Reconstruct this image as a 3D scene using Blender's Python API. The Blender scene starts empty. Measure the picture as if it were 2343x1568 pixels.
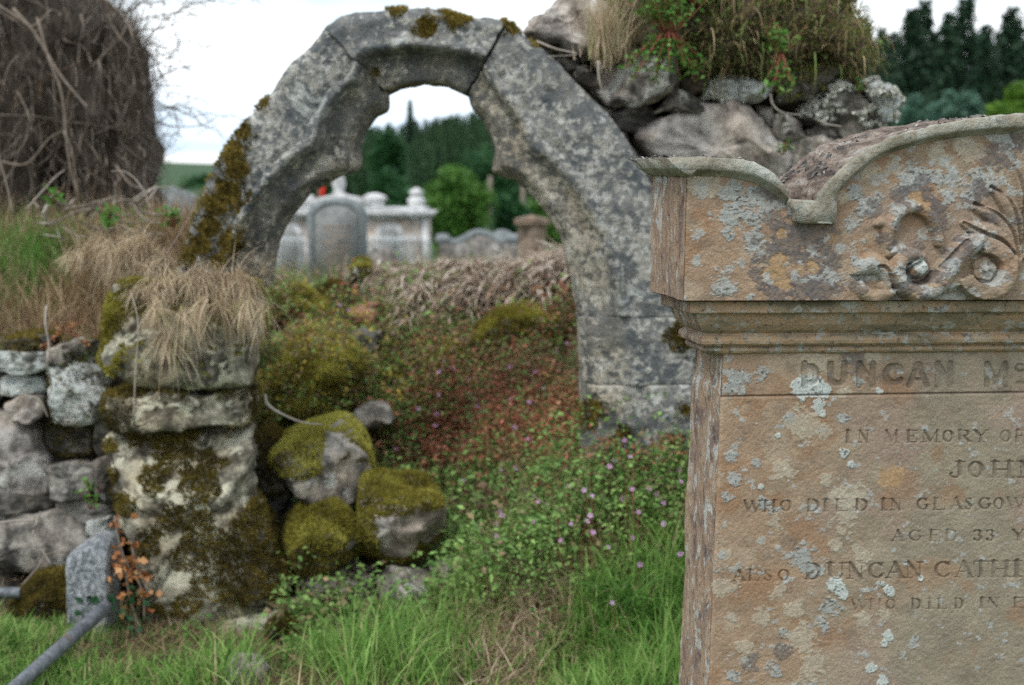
import bpy, math
import numpy as np
from math import radians as R, sin, cos, pi
from mathutils import Vector

S = bpy.context.scene
COL = S.collection
rng = np.random.default_rng(7)

# ------------------------------------------------------------------ camera
F_PX, CX, CY, HOR = 3473.0, 1171.0, 784.0, 400.0      # the photograph seen 2342 px wide
EYE = 1.5
TH = math.atan((CY - HOR) / F_PX)
cam_d = bpy.data.cameras.new("camera")
cam = bpy.data.objects.new("camera", cam_d)
COL.objects.link(cam)
cam.location = (0, 0, EYE)
cam.rotation_euler = (pi / 2 - TH, 0, 0)
cam_d.sensor_width = 23.6
cam_d.lens = 23.6 * F_PX / 2342.0
cam_d.clip_start = 0.05
cam_d.clip_end = 6000
cam_d.dof.use_dof = True
cam_d.dof.focus_distance = 2.78
cam_d.dof.aperture_fstop = 2.8
S.camera = cam

# ------------------------------------------------------------------ world: overcast sky
w = bpy.data.worlds.new("World"); S.world = w; w.use_nodes = True
nt = w.node_tree; nt.nodes.clear()
out = nt.nodes.new("ShaderNodeOutputWorld"); bg = nt.nodes.new("ShaderNodeBackground")
sky = nt.nodes.new("ShaderNodeTexSky"); sky.sky_type = 'NISHITA'; sky.sun_disc = False
SUN_EL, SUN_AZ = R(52), R(-35)
sky.sun_elevation = SUN_EL; sky.sun_rotation = SUN_AZ
tc = nt.nodes.new("ShaderNodeTexCoord")
mp = nt.nodes.new("ShaderNodeMapping"); mp.inputs['Scale'].default_value = (1.6, 1.6, 9)
mp.inputs['Location'].default_value = (.35, .2, .42)
nz = nt.nodes.new("ShaderNodeTexNoise"); nz.inputs['Scale'].default_value = 1.7; nz.inputs['Detail'].default_value = 5
rp = nt.nodes.new("ShaderNodeValToRGB")
rp.color_ramp.elements[0].position = .34; rp.color_ramp.elements[0].color = (.55, .55, .55, 1)
rp.color_ramp.elements[1].position = .56; rp.color_ramp.elements[1].color = (1, 1, 1, 1)
nz2 = nt.nodes.new("ShaderNodeTexNoise"); nz2.inputs['Scale'].default_value = 2.3; nz2.inputs['Detail'].default_value = 4
rp2 = nt.nodes.new("ShaderNodeValToRGB")
rp2.color_ramp.elements[0].position = .36; rp2.color_ramp.elements[0].color = (5.0, 5.9, 6.5, 1)
rp2.color_ramp.elements[1].position = .55; rp2.color_ramp.elements[1].color = (11.5, 11.9, 12.2, 1)
mx = nt.nodes.new("ShaderNodeMix"); mx.data_type = 'RGBA'
L = nt.links.new
L(tc.outputs['Generated'], mp.inputs['Vector']); L(mp.outputs[0], nz.inputs['Vector']); L(mp.outputs[0], nz2.inputs['Vector'])
L(nz.outputs['Fac'], rp.inputs[0]); L(nz2.outputs['Fac'], rp2.inputs[0])
L(rp.outputs[0], mx.inputs['Factor']); L(sky.outputs[0], mx.inputs[6]); L(rp2.outputs[0], mx.inputs[7])
sxz = nt.nodes.new("ShaderNodeSeparateXYZ"); L(tc.outputs['Generated'], sxz.inputs[0])
ad = nt.nodes.new("ShaderNodeMath"); ad.operation = 'MULTIPLY_ADD'; L(nz.outputs['Fac'], ad.inputs[0]); ad.inputs[1].default_value = .012; L(sxz.outputs[2], ad.inputs[2])
rb = nt.nodes.new("ShaderNodeValToRGB"); el = rb.color_ramp.elements
while len(el) < 6: el.new(.5)
for e_, (p_, c_) in zip(el, ((0., 1.), (.0165, 1.), (.0205, .28), (.030, .40), (.055, .6), (.095, 1.))): e_.position = p_; e_.color = (c_, c_, c_, 1)
L(ad.outputs[0], rb.inputs[0])
mb = nt.nodes.new("ShaderNodeMix"); mb.data_type = 'RGBA'; L(rb.outputs[0], mb.inputs[0]); mb.inputs[6].default_value = (2.5, 4.2, 6.0, 1); L(mx.outputs[2], mb.inputs[7])
L(mb.outputs[2], bg.inputs['Color']); bg.inputs['Strength'].default_value = 0.1
L(bg.outputs[0], out.inputs[0])

sl = bpy.data.lights.new("sun", 'SUN'); sl.energy = 1.3; sl.angle = R(14); sl.color = (1, .975, .94)
sun = bpy.data.objects.new("sun", sl); COL.objects.link(sun)
sd = Vector((sin(SUN_AZ) * cos(SUN_EL), cos(SUN_AZ) * cos(SUN_EL) * -1, sin(SUN_EL)))   # from behind the viewer's left
sun.rotation_euler = sd.to_track_quat('Z', 'Y').to_euler()
sky.sun_rotation = math.atan2(sd.x, sd.y)

S.view_settings.view_transform = 'Standard'; S.view_settings.look = 'None'
S.view_settings.exposure = 0.74; S.view_settings.gamma = 1.0
S.cycles.use_denoising = False; S.cycles.use_adaptive_sampling = False
S.cycles.max_bounces = 6; S.cycles.transparent_max_bounces = 8
S.cycles.sample_clamp_indirect = 2.5

# ------------------------------------------------------------------ helpers
def ray(u, v):
    a = (np.asarray(u, float) - CX) / F_PX; b = (CY - np.asarray(v, float)) / F_PX
    return a, cos(TH) + b * sin(TH), -sin(TH) + b * cos(TH)
def P(u, v, d):
    """photo position (2342 px wide) -> the point at world depth y = d"""
    a, y, z = ray(u, v); k = np.asarray(d, float) / y
    return np.stack(np.broadcast_arrays(a * k, np.asarray(d, float), EYE + z * k), -1)
def PX(p):
    p = np.asarray(p, float)
    y = p[..., 1] * cos(TH) - (p[..., 2] - EYE) * sin(TH)
    z = p[..., 1] * sin(TH) + (p[..., 2] - EYE) * cos(TH)
    return CX + F_PX * p[..., 0] / y, CY - F_PX * z / y

def _h(ix, iy, iz, s):
    n = (ix.astype(np.uint32) * np.uint32(374761393) + iy.astype(np.uint32) * np.uint32(668265263)
         + iz.astype(np.uint32) * np.uint32(2147483647) + np.uint32((s * 974711) & 0xffffffff))
    n = (n ^ (n >> np.uint32(13))) * np.uint32(1274126177)
    n = n ^ (n >> np.uint32(16))
    return (n & np.uint32(0xffffff)).astype(np.float64) / 0xffffff
def vnoise(p, s=0):
    p = np.asarray(p, float); i = np.floor(p).astype(np.int64); f = p - i
    f = f * f * f * (f * (f * 6 - 15) + 10)
    r = 0
    for dx in (0, 1):
        for dy in (0, 1):
            for dz in (0, 1):
                wgt = (f[..., 0] if dx else 1 - f[..., 0]) * (f[..., 1] if dy else 1 - f[..., 1]) * (f[..., 2] if dz else 1 - f[..., 2])
                r = r + wgt * _h(i[..., 0] + dx, i[..., 1] + dy, i[..., 2] + dz, s)
    return r
def fbm(p, sc=1.0, o=4, s=0, g=.5):
    p = np.asarray(p, float) * sc; a = 1; t = 0; n = 0
    for k in range(o):
        t = t + a * vnoise(p + 17.3 * k, s + k); n += a; a *= g; p = p * 2.03
    return t / n                     # 0..1, mean .5
def sstep(a, b, x):
    t = np.clip((np.asarray(x, float) - a) / (b - a), 0, 1); return t * t * (3 - 2 * t)

def mk(name, V, F, mat, parent=None, attrs=None, smooth=True, loc=None, mats=None, midx=None):
    """ONE mesh object from world-space points"""
    V = np.asarray(V, float).reshape(-1, 3)
    if loc is None:
        if parent is not None: loc = np.array(parent['_w'])
        else: loc = np.array([V[:, 0].mean(), V[:, 1].mean(), V[:, 2].min()])
    V = V - loc
    me = bpy.data.meshes.new(name)
    if isinstance(F, np.ndarray):
        n, k = F.shape
        me.vertices.add(len(V)); me.vertices.foreach_set('co', V.ravel())
        me.loops.add(n * k); me.loops.foreach_set('vertex_index', F.astype(np.int32).ravel())
        me.polygons.add(n); me.polygons.foreach_set('loop_start', np.arange(0, n * k, k, dtype=np.int32))
        me.update(calc_edges=True)
    else:
        me.from_pydata([tuple(v) for v in V], [], [tuple(int(i) for i in f) for f in F]); me.update()
    for an, av in (attrs or {}).items():
        av = np.asarray(av, float)
        if av.ndim == 1:
            a = me.attributes.new(an, 'FLOAT', 'POINT'); a.data.foreach_set('value', av)
        else:
            a = me.attributes.new(an, 'FLOAT_COLOR', 'POINT')
            c = np.ones((len(av), 4)); c[:, :3] = av; a.data.foreach_set('color', c.ravel())
    for m in (mats or [mat]): me.materials.append(m)
    if midx is not None: me.polygons.foreach_set('material_index', np.asarray(midx, np.int32))
    if smooth: me.polygons.foreach_set('use_smooth', np.ones(len(me.polygons), bool))
    o = bpy.data.objects.new(name, me); COL.objects.link(o)
    if parent is None:
        o.location = loc; o['_w'] = [float(t) for t in loc]
    else:
        o.parent = parent; o['_w'] = [float(t) for t in loc]
    return o
def tag(o, label=None, cat=None, group=None, kind=None):
    if label: o['label'] = label
    if cat: o['category'] = cat
    if group: o['group'] = group
    if kind: o['kind'] = kind
    return o
def thing(name, loc, label, cat, group=None):
    o = bpy.data.objects.new(name, None); COL.objects.link(o); o.empty_display_size = .1
    o.location = tuple(float(t) for t in loc); o['_w'] = [float(t) for t in loc]
    return tag(o, label, cat, group)

def join(parts):
    Vs, Fs, n = [], [], 0
    for V, F in parts:
        Vs.append(np.asarray(V, float).reshape(-1, 3))
        Fs += [[i + n for i in f] for f in (F.tolist() if isinstance(F, np.ndarray) else F)]
        n += len(Vs[-1])
    return np.concatenate(Vs), Fs
def box(a, b, bev=0.0):
    a = np.array(a, float); b = np.array(b, float)
    if bev <= 0:
        V = [(x, y, z) for x in (a[0], b[0]) for y in (a[1], b[1]) for z in (a[2], b[2])]
        return np.array(V), [[0, 1, 3, 2], [4, 6, 7, 5], [0, 4, 5, 1], [2, 3, 7, 6], [0, 2, 6, 4], [1, 5, 7, 3]]
    lv = [(0, bev), (bev, 0), (1, 0), (2, bev)]
    V, F = [], []
    for k, (t, i) in enumerate([(a[2], bev), (a[2] + bev, 0), (b[2] - bev, 0), (b[2], bev)]):
        V += [(a[0] + i, a[1] + i, t), (b[0] - i, a[1] + i, t), (b[0] - i, b[1] - i, t), (a[0] + i, b[1] - i, t)]
    for k in range(3):
        for j in range(4):
            F.append([k * 4 + j, k * 4 + (j + 1) % 4, k * 4 + 4 + (j + 1) % 4, k * 4 + 4 + j])
    F += [[3, 2, 1, 0], [12, 13, 14, 15]]
    return np.array(V), F
def lathe(prof, n=20, c=(0, 0, 0)):
    V, F = [], []
    for r, z in prof:
        for j in range(n):
            a = 2 * pi * j / n; V.append((c[0] + r * cos(a), c[1] + r * sin(a), c[2] + z))
    for k in range(len(prof) - 1):
        for j in range(n):
            F.append([k * n + j, k * n + (j + 1) % n, (k + 1) * n + (j + 1) % n, (k + 1) * n + j])
    F.append(list(range((len(prof) - 1) * n, len(prof) * n))); F.append(list(range(n))[::-1])
    return np.array(V), F
def tube(pts, rad, n=6):
    pts = np.asarray(pts, float); m = len(pts); rad = np.broadcast_to(np.asarray(rad, float), (m,))
    t = np.gradient(pts, axis=0); t /= np.linalg.norm(t, axis=1)[:, None] + 1e-9
    ref = np.where(np.abs(t[:, 2:3]) > .9, np.array([[1., 0, 0]]), np.array([[0, 0, 1.]]))
    a = np.cross(t, ref); a /= np.linalg.norm(a, axis=1)[:, None] + 1e-9; b = np.cross(t, a)
    an = 2 * pi * np.arange(n) / n
    V = pts[:, None] + rad[:, None, None] * (a[:, None] * np.cos(an)[None, :, None] + b[:, None] * np.sin(an)[None, :, None])
    F = []
    for k in range(m - 1):
        for j in range(n): F.append([k * n + j, k * n + (j + 1) % n, (k + 1) * n + (j + 1) % n, (k + 1) * n + j])
    F += [list(range(n))[::-1], [(m - 1) * n + j for j in range(n)]]
    return V.reshape(-1, 3), F
def curve(pts, n=24):
    """Catmull-Rom through the points"""
    p = np.asarray(pts, float); p = np.vstack([2 * p[0] - p[1], p, 2 * p[-1] - p[-2]])
    m = len(p) - 3; o = []
    for q in np.linspace(0, m - 1e-6, n):
        i = int(q); t = q - i; a, b, c, d = p[i:i + 4]
        o.append(.5 * ((2 * b) + (-a + c) * t + (2 * a - 5 * b + 4 * c - d) * t * t + (-a + 3 * b - 3 * c + d) * t ** 3))
    return np.array(o)

# ---- many small blades and leaves
def blades(base, ln, wd, az, lean, curl, seg=4):
    base = np.asarray(base, float); N = len(base)
    ln, wd, az, lean, curl = [np.broadcast_to(np.asarray(q, float), (N,)) for q in (ln, wd, az, lean, curl)]
    p = base.copy(); pts = [p]
    for k in range(seg):
        a = lean + curl * (k + .5) / seg
        p = p + (ln / seg)[:, None] * np.stack([np.sin(a) * np.cos(az), np.sin(a) * np.sin(az), np.cos(a)], -1); pts.append(p)
    tw = az + pi / 2 + rng.normal(0, .5, N)
    sd_ = np.stack([np.cos(tw), np.sin(tw), 0 * tw], -1)
    V = []
    for k in range(seg + 1):
        hw = wd * .5 * (1 - (k / seg) ** 1.6 * .92)
        V += [pts[k] - sd_ * hw[:, None], pts[k] + sd_ * hw[:, None]]
    V = np.stack(V, 1)                                  # N, 2(seg+1), 3
    k = 2 * (seg + 1); o = (np.arange(N) * k)[:, None]
    F = np.concatenate([o + np.array([[2 * j, 2 * j + 1, 2 * j + 3, 2 * j + 2]]) for j in range(seg)], 0)
    return V.reshape(-1, 3), F, k
def leaves(c, ln, wd, nrm_up=.6, droop=0.0, az=None):
    """folded pointed leaves (two quads each)"""
    c = np.asarray(c, float); N = len(c)
    ln = np.broadcast_to(np.asarray(ln, float), (N,)); wd = np.broadcast_to(np.asarray(wd, float), (N,))
    az = rng.uniform(0, 2 * pi, N) if az is None else az
    el = rng.normal(.1 - droop, .5, N)
    d = np.stack([np.cos(az) * np.cos(el), np.sin(az) * np.cos(el), np.sin(el)], -1)
    up = np.stack([rng.normal(0, 1, N), rng.normal(0, 1, N), rng.normal(0, 1, N) + nrm_up * 2.5], -1)
    s = np.cross(d, up); s /= np.linalg.norm(s, axis=1)[:, None] + 1e-9
    n = np.cross(s, d)
    l_, w_ = ln[:, None], wd[:, None]
    V = np.stack([c, c + d * l_ * .45 + s * w_ * .5 + n * w_ * .18, c + d * l_, c + d * l_ * .45 - s * w_ * .5 + n * w_ * .18, c + d * l_ * .5], 1)
    o = (np.arange(N) * 5)[:, None]
    F = np.concatenate([o + np.array([[0, 1, 4]]), o + np.array([[1, 2, 4]]), o + np.array([[2, 3, 4]]), o + np.array([[3, 0, 4]])], 0)
    return V.reshape(-1, 3), F, 5
def rep(a, k): return np.repeat(np.asarray(a, float), k, axis=0)

def sample(V, F, n, cond=None):
    """area-weighted points on a mesh with their normals"""
    T = []
    for f in F:
        for j in range(1, len(f) - 1): T.append((f[0], f[j], f[j + 1]))
    T = np.array(T); a, b, c = V[T[:, 0]], V[T[:, 1]], V[T[:, 2]]
    nr = np.cross(b - a, c - a); ar = np.linalg.norm(nr, axis=1); nr = nr / (ar[:, None] + 1e-12)
    i = rng.choice(len(T), n, p=ar / ar.sum()); r1, r2 = rng.random(n), rng.random(n)
    fl = r1 + r2 > 1; r1[fl], r2[fl] = 1 - r1[fl], 1 - r2[fl]
    p = a[i] + (b[i] - a[i]) * r1[:, None] + (c[i] - a[i]) * r2[:, None]
    q = nr[i]
    if cond is not None:
        m = cond(p, q); p, q = p[m], q[m]
    return p, q
def tufts(p, nrm, ln, wd, jit=.5):
    """short spiky moss shoots standing on a surface"""
    N = len(p); ln = np.broadcast_to(np.asarray(ln, float), (N,))
    d = nrm + rng.normal(0, jit, (N, 3)) + np.array([0, 0, .25]); d /= np.linalg.norm(d, axis=1)[:, None]
    s = np.cross(d, rng.normal(0, 1, (N, 3))); s /= np.linalg.norm(s, axis=1)[:, None] + 1e-9
    V = np.stack([p - s * wd * .5 - nrm * .003, p + s * wd * .5 - nrm * .003, p + d * ln[:, None]], 1)
    return V.reshape(-1, 3), np.arange(3 * N).reshape(-1, 3), 3

# ------------------------------------------------------------------ materials
class M:
    def __init__(s, name, rough=.9):
        s.m = bpy.data.materials.new(name); s.m.use_nodes = True; s.t = s.m.node_tree
        s.b = s.t.nodes['Principled BSDF']; s.b.inputs['Roughness'].default_value = rough
        s.b.inputs['Specular IOR Level'].default_value = .25
        s.out = s.t.nodes['Material Output']
    def n(s, t): return s.t.nodes.new('ShaderNode' + t)
    def l(s, a, b): s.t.links.new(a, b)
    def co(s, scale=(1, 1, 1), loc=(0, 0, 0)):
        c = s.n('TexCoord'); m = s.n('Mapping'); m.inputs['Scale'].default_value = scale; m.inputs['Location'].default_value = loc
        s.l(c.outputs['Object'], m.inputs[0]); return m.outputs[0]
    def noise(s, co, sc, det=6, rough=.6, dist=0.):
        n = s.n('TexNoise'); s.l(co, n.inputs['Vector']); n.inputs['Scale'].default_value = sc
        n.inputs['Detail'].default_value = det; n.inputs['Roughness'].default_value = rough; n.inputs['Distortion'].default_value = dist
        return n.outputs['Fac']
    def ramp(s, f, stops, interp='LINEAR'):
        r = s.n('ValToRGB'); e = r.color_ramp.elements; r.color_ramp.interpolation = interp
        while len(e) < len(stops): e.new(.5)
        for k, (p, c) in enumerate(stops):
            e[k].position = p; c = (c, c, c) if np.isscalar(c) else c; e[k].color = (*c, 1)
        s.l(f, r.inputs[0]); return r.outputs[0]
    def mix(s, f, a, b, mode='MIX'):
        m = s.n('Mix'); m.data_type = 'RGBA'; m.blend_type = mode
        for sock, val in ((m.inputs[0], f), (m.inputs[6], a), (m.inputs[7], b)):
            if hasattr(val, 'links'): s.l(val, sock)
            elif np.isscalar(val): sock.default_value = val
            else: sock.default_value = (*val, 1)
        return m.outputs[2]
    def math(s, op, a, b=0.):
        m = s.n('Math'); m.operation = op
        for k, val in enumerate((a, b)):
            if hasattr(val, 'links'): s.l(val, m.inputs[k])
            else: m.inputs[k].default_value = val
        return m.outputs[0]
    def attr(s, name, fac=False):
        a = s.n('Attribute'); a.attribute_name = name; return a.outputs['Fac' if fac else 'Color']
    def bump(s, f, st=.5, dist=.01):
        b = s.n('Bump'); b.inputs['Strength'].default_value = st; b.inputs['Distance'].default_value = dist
        s.l(f, b.inputs['Height']); s.l(b.outputs[0], s.b.inputs['Normal'])
    def base(s, c):
        if hasattr(c, 'links'): s.l(c, s.b.inputs['Base Color'])
        else: s.b.inputs['Base Color'].default_value = (*c, 1)

MOSS_C = [(.15, (.05, .042, .012)), (.45, (.16, .135, .022)), (.75, (.30, .27, .045)), (.95, (.42, .40, .09))]
def stone(name, dark, mid, light, sc=10., lich=.5, lcol=(.5, .5, .46), moss=0., spot=.35, mossattr=False, seed=0., lsc=5., tint=(1.15, .95, .74)):
    """weathered rock: mottled ground colour, pale lichen patches, black specks, moss on what faces up"""
    m = M(name); c = m.co(loc=(seed, seed * 1.7, -seed))
    n1 = m.noise(c, sc, 8, .65, .3); n0 = m.noise(c, sc * .25, 4, .5)
    n00 = m.noise(c, sc * .12, 4, .6)
    f = m.math('ADD', m.math('MULTIPLY', n1, .70), m.math('ADD', m.math('MULTIPLY', n0, .18), m.math('MULTIPLY', n00, .12)))
    col = m.ramp(f, [(.41, dark), (.49, mid), (.57, light)])
    col = m.mix(m.ramp(m.noise(c, 3.1, 5, .6), [(.42, 0.), (.62, .5)]), col, m.mix(1., col, tint, 'MULTIPLY'))
    if lich > 0:
        n2 = m.noise(c, lsc, 9, .72, .6)
        col = m.mix(m.ramp(n2, [(.62 - .2 * lich, 0.), (.66 - .2 * lich, .9)]), col, lcol)
    n3 = m.noise(c, sc * 6, 4, .6)
    col = m.mix(m.ramp(n3, [(.58, 0.), (.66, spot)]), col, (.025, .025, .026))
    if moss > 0 or mossattr:
        g = m.n('NewGeometry'); sx = m.n('SeparateXYZ'); m.l(g.outputs['Normal'], sx.inputs[0])
        n4 = m.noise(c, 7, 6, .65)
        up = m.math('ADD', m.math('MULTIPLY', sx.outputs[2], .35), m.math('MULTIPLY', n4, 1.))
        if mossattr: up = m.math('ADD', up, m.math('MULTIPLY', m.attr('moss', True), .6))
        mc = m.ramp(m.noise(c, 30, 5, .6), [(.3, (.03, .028, .008)), (.5, (.09, .078, .014)), (.68, (.17, .13, .025))])
        col = m.mix(m.ramp(up, [(.95 - .5 * moss, 0.), (1.03 - .5 * moss, 1.)]), col, mc)
    m.base(col)
    m.bump(m.math('ADD', m.noise(c, sc * 1.6, 8, .7), m.math('MULTIPLY', n3, .25)), .9, .018)
    return m.m
def leafm(name, stops=None, transl=.3, attr='rnd', rough=.6, vcol=False):
    m = M(name, rough)
    col = m.attr('Col') if vcol else m.ramp(m.attr(attr, True), stops)
    m.base(col)
    if transl > 0:
        t = m.n('BsdfTranslucent'); m.l(col, t.inputs[0]); mx = m.n('MixShader'); mx.inputs[0].default_value = transl
        m.l(m.b.outputs[0], mx.inputs[1]); m.l(t.outputs[0], mx.inputs[2]); m.l(mx.outputs[0], m.out.inputs[0])
    return m.m
def plain(name, c, var=.35, sc=20., rough=.8, metal=0., bump=.3):
    m = M(name, rough); co = m.co(); n = m.noise(co, sc, 6, .6)
    c = np.array(c); m.base(m.ramp(n, [(.3, tuple(c * (1 - var))), (.7, tuple(c * (1 + var)))]))
    m.b.inputs['Metallic'].default_value = metal
    if bump: m.bump(n, bump, .01)
    return m.m

MT = {}
MT['arch'] = stone('arch_stone', (.055, .066, .074), (.17, .178, .175), (.43, .42, .375), 42, .2, (.50, .52, .49), 0., .4, True, 0, 9., (1.08, .97, .84))
MT['arch2'] = stone('arch_stone_pale', (.06, .07, .076), (.20, .20, .19), (.47, .45, .40), 38, .25, (.52, .53, .49), 0., .4, True, 3.1, 8., (1.1, .97, .82))
def arch_stone(name, lift=0., seed=0.):
    """dark grey weathered freestone sown with clusters of small pale specks and a few broad lichens, browner in the hollows"""
    m = M(name); c = m.co(loc=(seed, seed * 1.7, -seed))
    big = m.noise(c, 3.2, 4, .6, .4); med = m.noise(c, 13, 6, .65, .5); fin = m.noise(c, 46, 7, .68, .3); vf = m.noise(c, 150, 4, .6)
    col = m.ramp(med, [(.34, (.07, .082, .09)), (.5, (.15, .156, .155)), (.64, (.24, .236, .22))])
    e = m.math('ADD', fin, m.math('ADD', m.math('MULTIPLY', big, .55), m.math('MULTIPLY', med, .30)))
    pale = m.ramp(m.noise(c, 30, 3, .5), [(.35, (.30, .285, .245)), (.5, (.40, .39, .35)), (.65, (.54, .535, .50))])
    col = m.mix(m.ramp(e, [(.945 - lift, 0.), (1.03 - lift, .92)]), col, pale)
    li = m.noise(c, 7.5, 8, .7, .9)
    col = m.mix(m.ramp(li, [(.60, 0.), (.64, .8)]), col, m.mix(fin, (.27, .30, .29), (.56, .58, .55)))
    hol = m.math('MULTIPLY', m.attr('hollow', True), m.ramp(m.noise(c, 5, 4, .6), [(.35, .3), (.6, 1.)]))
    col = m.mix(hol, col, m.mix(1., col, (1.10, .985, .84), 'MULTIPLY'))
    col = m.mix(m.ramp(vf, [(.56, 0.), (.66, .6)]), col, (.03, .032, .034))
    mn = m.math('ADD', m.math('MULTIPLY', m.noise(c, 16, 6, .65), 1.), m.math('MULTIPLY', m.attr('moss', True), .6))
    mc = m.ramp(m.noise(c, 34, 5, .6), [(.3, (.04, .03, .008)), (.5, (.12, .085, .016)), (.68, (.22, .16, .03))])
    col = m.mix(m.ramp(mn, [(.84, 0.), (.94, 1.)]), col, mc)
    m.base(col); m.bump(m.math('ADD', m.math('ADD', fin, med), m.math('MULTIPLY', vf, .3)), .9, .016); return m.m
MT['arch'] = arch_stone('arch_stone', .0, 0); MT['arch2'] = arch_stone('arch_stone_pale', .055, 3.1); MT['arch3'] = arch_stone('arch_stone_crown', .03, 8.3); MT['arch4'] = arch_stone('arch_stone_jamb', .04, 5.7)
MT['pier'] = stone('pier_stone', (.05, .047, .035), (.15, .14, .11), (.38, .36, .28), 16, .42, (.56, .54, .42), .1, .3, True, 1.4, 7.)
MT['rub'] = stone('rubble_grey', (.06, .058, .055), (.17, .16, .145), (.33, .31, .28), 18, .25, (.5, .5, .46), .12, .35, False, 5.)
MT['rubpale'] = stone('rubble_pale', (.15, .135, .125), (.3, .275, .255), (.46, .43, .4), 16, .2, (.58, .56, .52), 0., .25, False, 7.)
MT['rubdark'] = stone('rubble_dark', (.04, .04, .037), (.09, .086, .078), (.18, .172, .155), 16, .1, (.4, .4, .36), .22, .3, False, 9.)
MT['rubpink'] = stone('rubble_pinkish', (.09, .082, .076), (.23, .208, .19), (.40, .37, .345), 20, .3, (.55, .54, .5), .05, .35, False, 11.)
MT['rublich'] = stone('rubble_lichen', (.06, .06, .055), (.2, .2, .18), (.4, .4, .37), 18, .85, (.52, .55, .53), .2, .4, False, 2.2, 9)
MT['red'] = stone('red_sandstone', (.14, .06, .045), (.3, .14, .105), (.42, .24, .18), 16, .1, (.5, .45, .4), 0., .2)
MT['granite'] = stone('granite', (.13, .145, .16), (.27, .29, .31), (.45, .47, .49), 60, .1, (.5, .52, .52), 0., .45)
MT['earth'] = plain('earth', (.06, .047, .033), .6, 14, 1., 0, .8)
MT['moss'] = leafm('moss', MOSS_C, .25)
MT['mossgold'] = leafm('moss_gold', [(.1, (.13, .075, .015)), (.5, (.34, .21, .03)), (.8, (.5, .37, .06))], .25)
MT['mossdark'] = leafm('moss_dark', [(.2, (.045, .036, .009)), (.6, (.13, .10, .02)), (.9, (.25, .19, .04))], .25)
MT['lawn'] = leafm('lawn_grass', [(0, (.07, .17, .03)), (.4, (.19, .36, .075)), (.72, (.32, .47, .14)), (.82, (.36, .34, .16)), (1, (.52, .42, .25))], .4)
MT['dry'] = leafm('dry_grass', [(0, (.24, .17, .10)), (.4, (.46, .36, .24)), (.8, (.64, .53, .39)), (1, (.24, .27, .09))], .3)
MT['straw'] = leafm('dead_bracken', [(0, (.15, .1, .07)), (.4, (.36, .28, .21)), (.8, (.6, .51, .42)), (1, (.7, .63, .55))], .25)
MT['bankgrass'] = leafm('bank_grass', vcol=True, transl=.35)
MT['cover'] = leafm('ground_cover', vcol=True, transl=.35)
MT['leaf'] = leafm('green_leaf', [(0, (.06, .17, .03)), (.5, (.11, .26, .05)), (1, (.22, .38, .10))], .4)
MT['deadleaf'] = leafm('dead_ivy_leaf', [(0, (.2, .07, .025)), (.5, (.42, .18, .07)), (1, (.55, .3, .14))], .3)
MT['ivyleaf'] = leafm('ivy_leaf', [(0, (.012, .05, .022)), (1, (.03, .1, .04))], .15, rough=.4)
MT['petal'] = leafm('petal', [(0, (.62, .3, .6)), (1, (.78, .52, .78))], .35)
MT['redstem'] = plain('red_stem', (.22, .07, .045), .3)
MT['stick'] = plain('bleached_stick', (.30, .265, .225), .35, 30)
MT['stickdk'] = plain('brown_stick', (.19, .155, .125), .4, 30)
MT['twig'] = leafm('dead_twig', [(0, (.055, .043, .033)), (.45, (.14, .113, .088)), (.85, (.27, .232, .195)), (1, (.26, .15, .08))], .0)
MT['ivybody'] = plain('dead_ivy_body', (.055, .045, .037), .6, 9, 1., 0, 1.)
m = M('galvanised_pipe', .55); c = m.co(); m.b.inputs['Metallic'].default_value = .35
col = m.ramp(m.noise(c, 34, 7, .7), [(.35, (.085, .095, .11)), (.5, (.15, .165, .185)), (.65, (.23, .245, .265))])
col = m.mix(m.ramp(m.noise(c, 17, 7, .7, .6), [(.56, 0.), (.64, .75)]), col, (.12, .075, .045)); m.base(col); m.bump(m.noise(c, 90, 5, .7), .4, .004); MT['pipe'] = m.m
MT['bark'] = plain('bark', (.08, .06, .045), .4, 12)
MT['spruce'] = leafm('spruce_needles', [(0, (.009, .025, .014)), (.6, (.018, .05, .024)), (1, (.034, .08, .036))], 0.)
MT['wood'] = leafm('far_conifer', [(0, (.018, .048, .02)), (.6, (.036, .09, .033)), (1, (.065, .14, .046))], 0.)
MT['broad'] = leafm('broad_leaf', [(0, (.03, .09, .015)), (.5, (.075, .18, .03)), (1, (.14, .26, .05))], .3)
MT['broad2'] = leafm('broad_leaf_dark', [(0, (.012, .05, .02)), (.5, (.03, .1, .034)), (1, (.06, .15, .05))], .3)
MT['willow'] = leafm('willow_leaf', [(0, (.04, .1, .07)), (.5, (.09, .18, .13)), (1, (.16, .26, .19))], .3)
MT['yelbush'] = leafm('yellow_green_leaf', [(0, (.04, .11, .015)), (.5, (.1, .2, .025)), (1, (.17, .27, .04))], .3)

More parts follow.
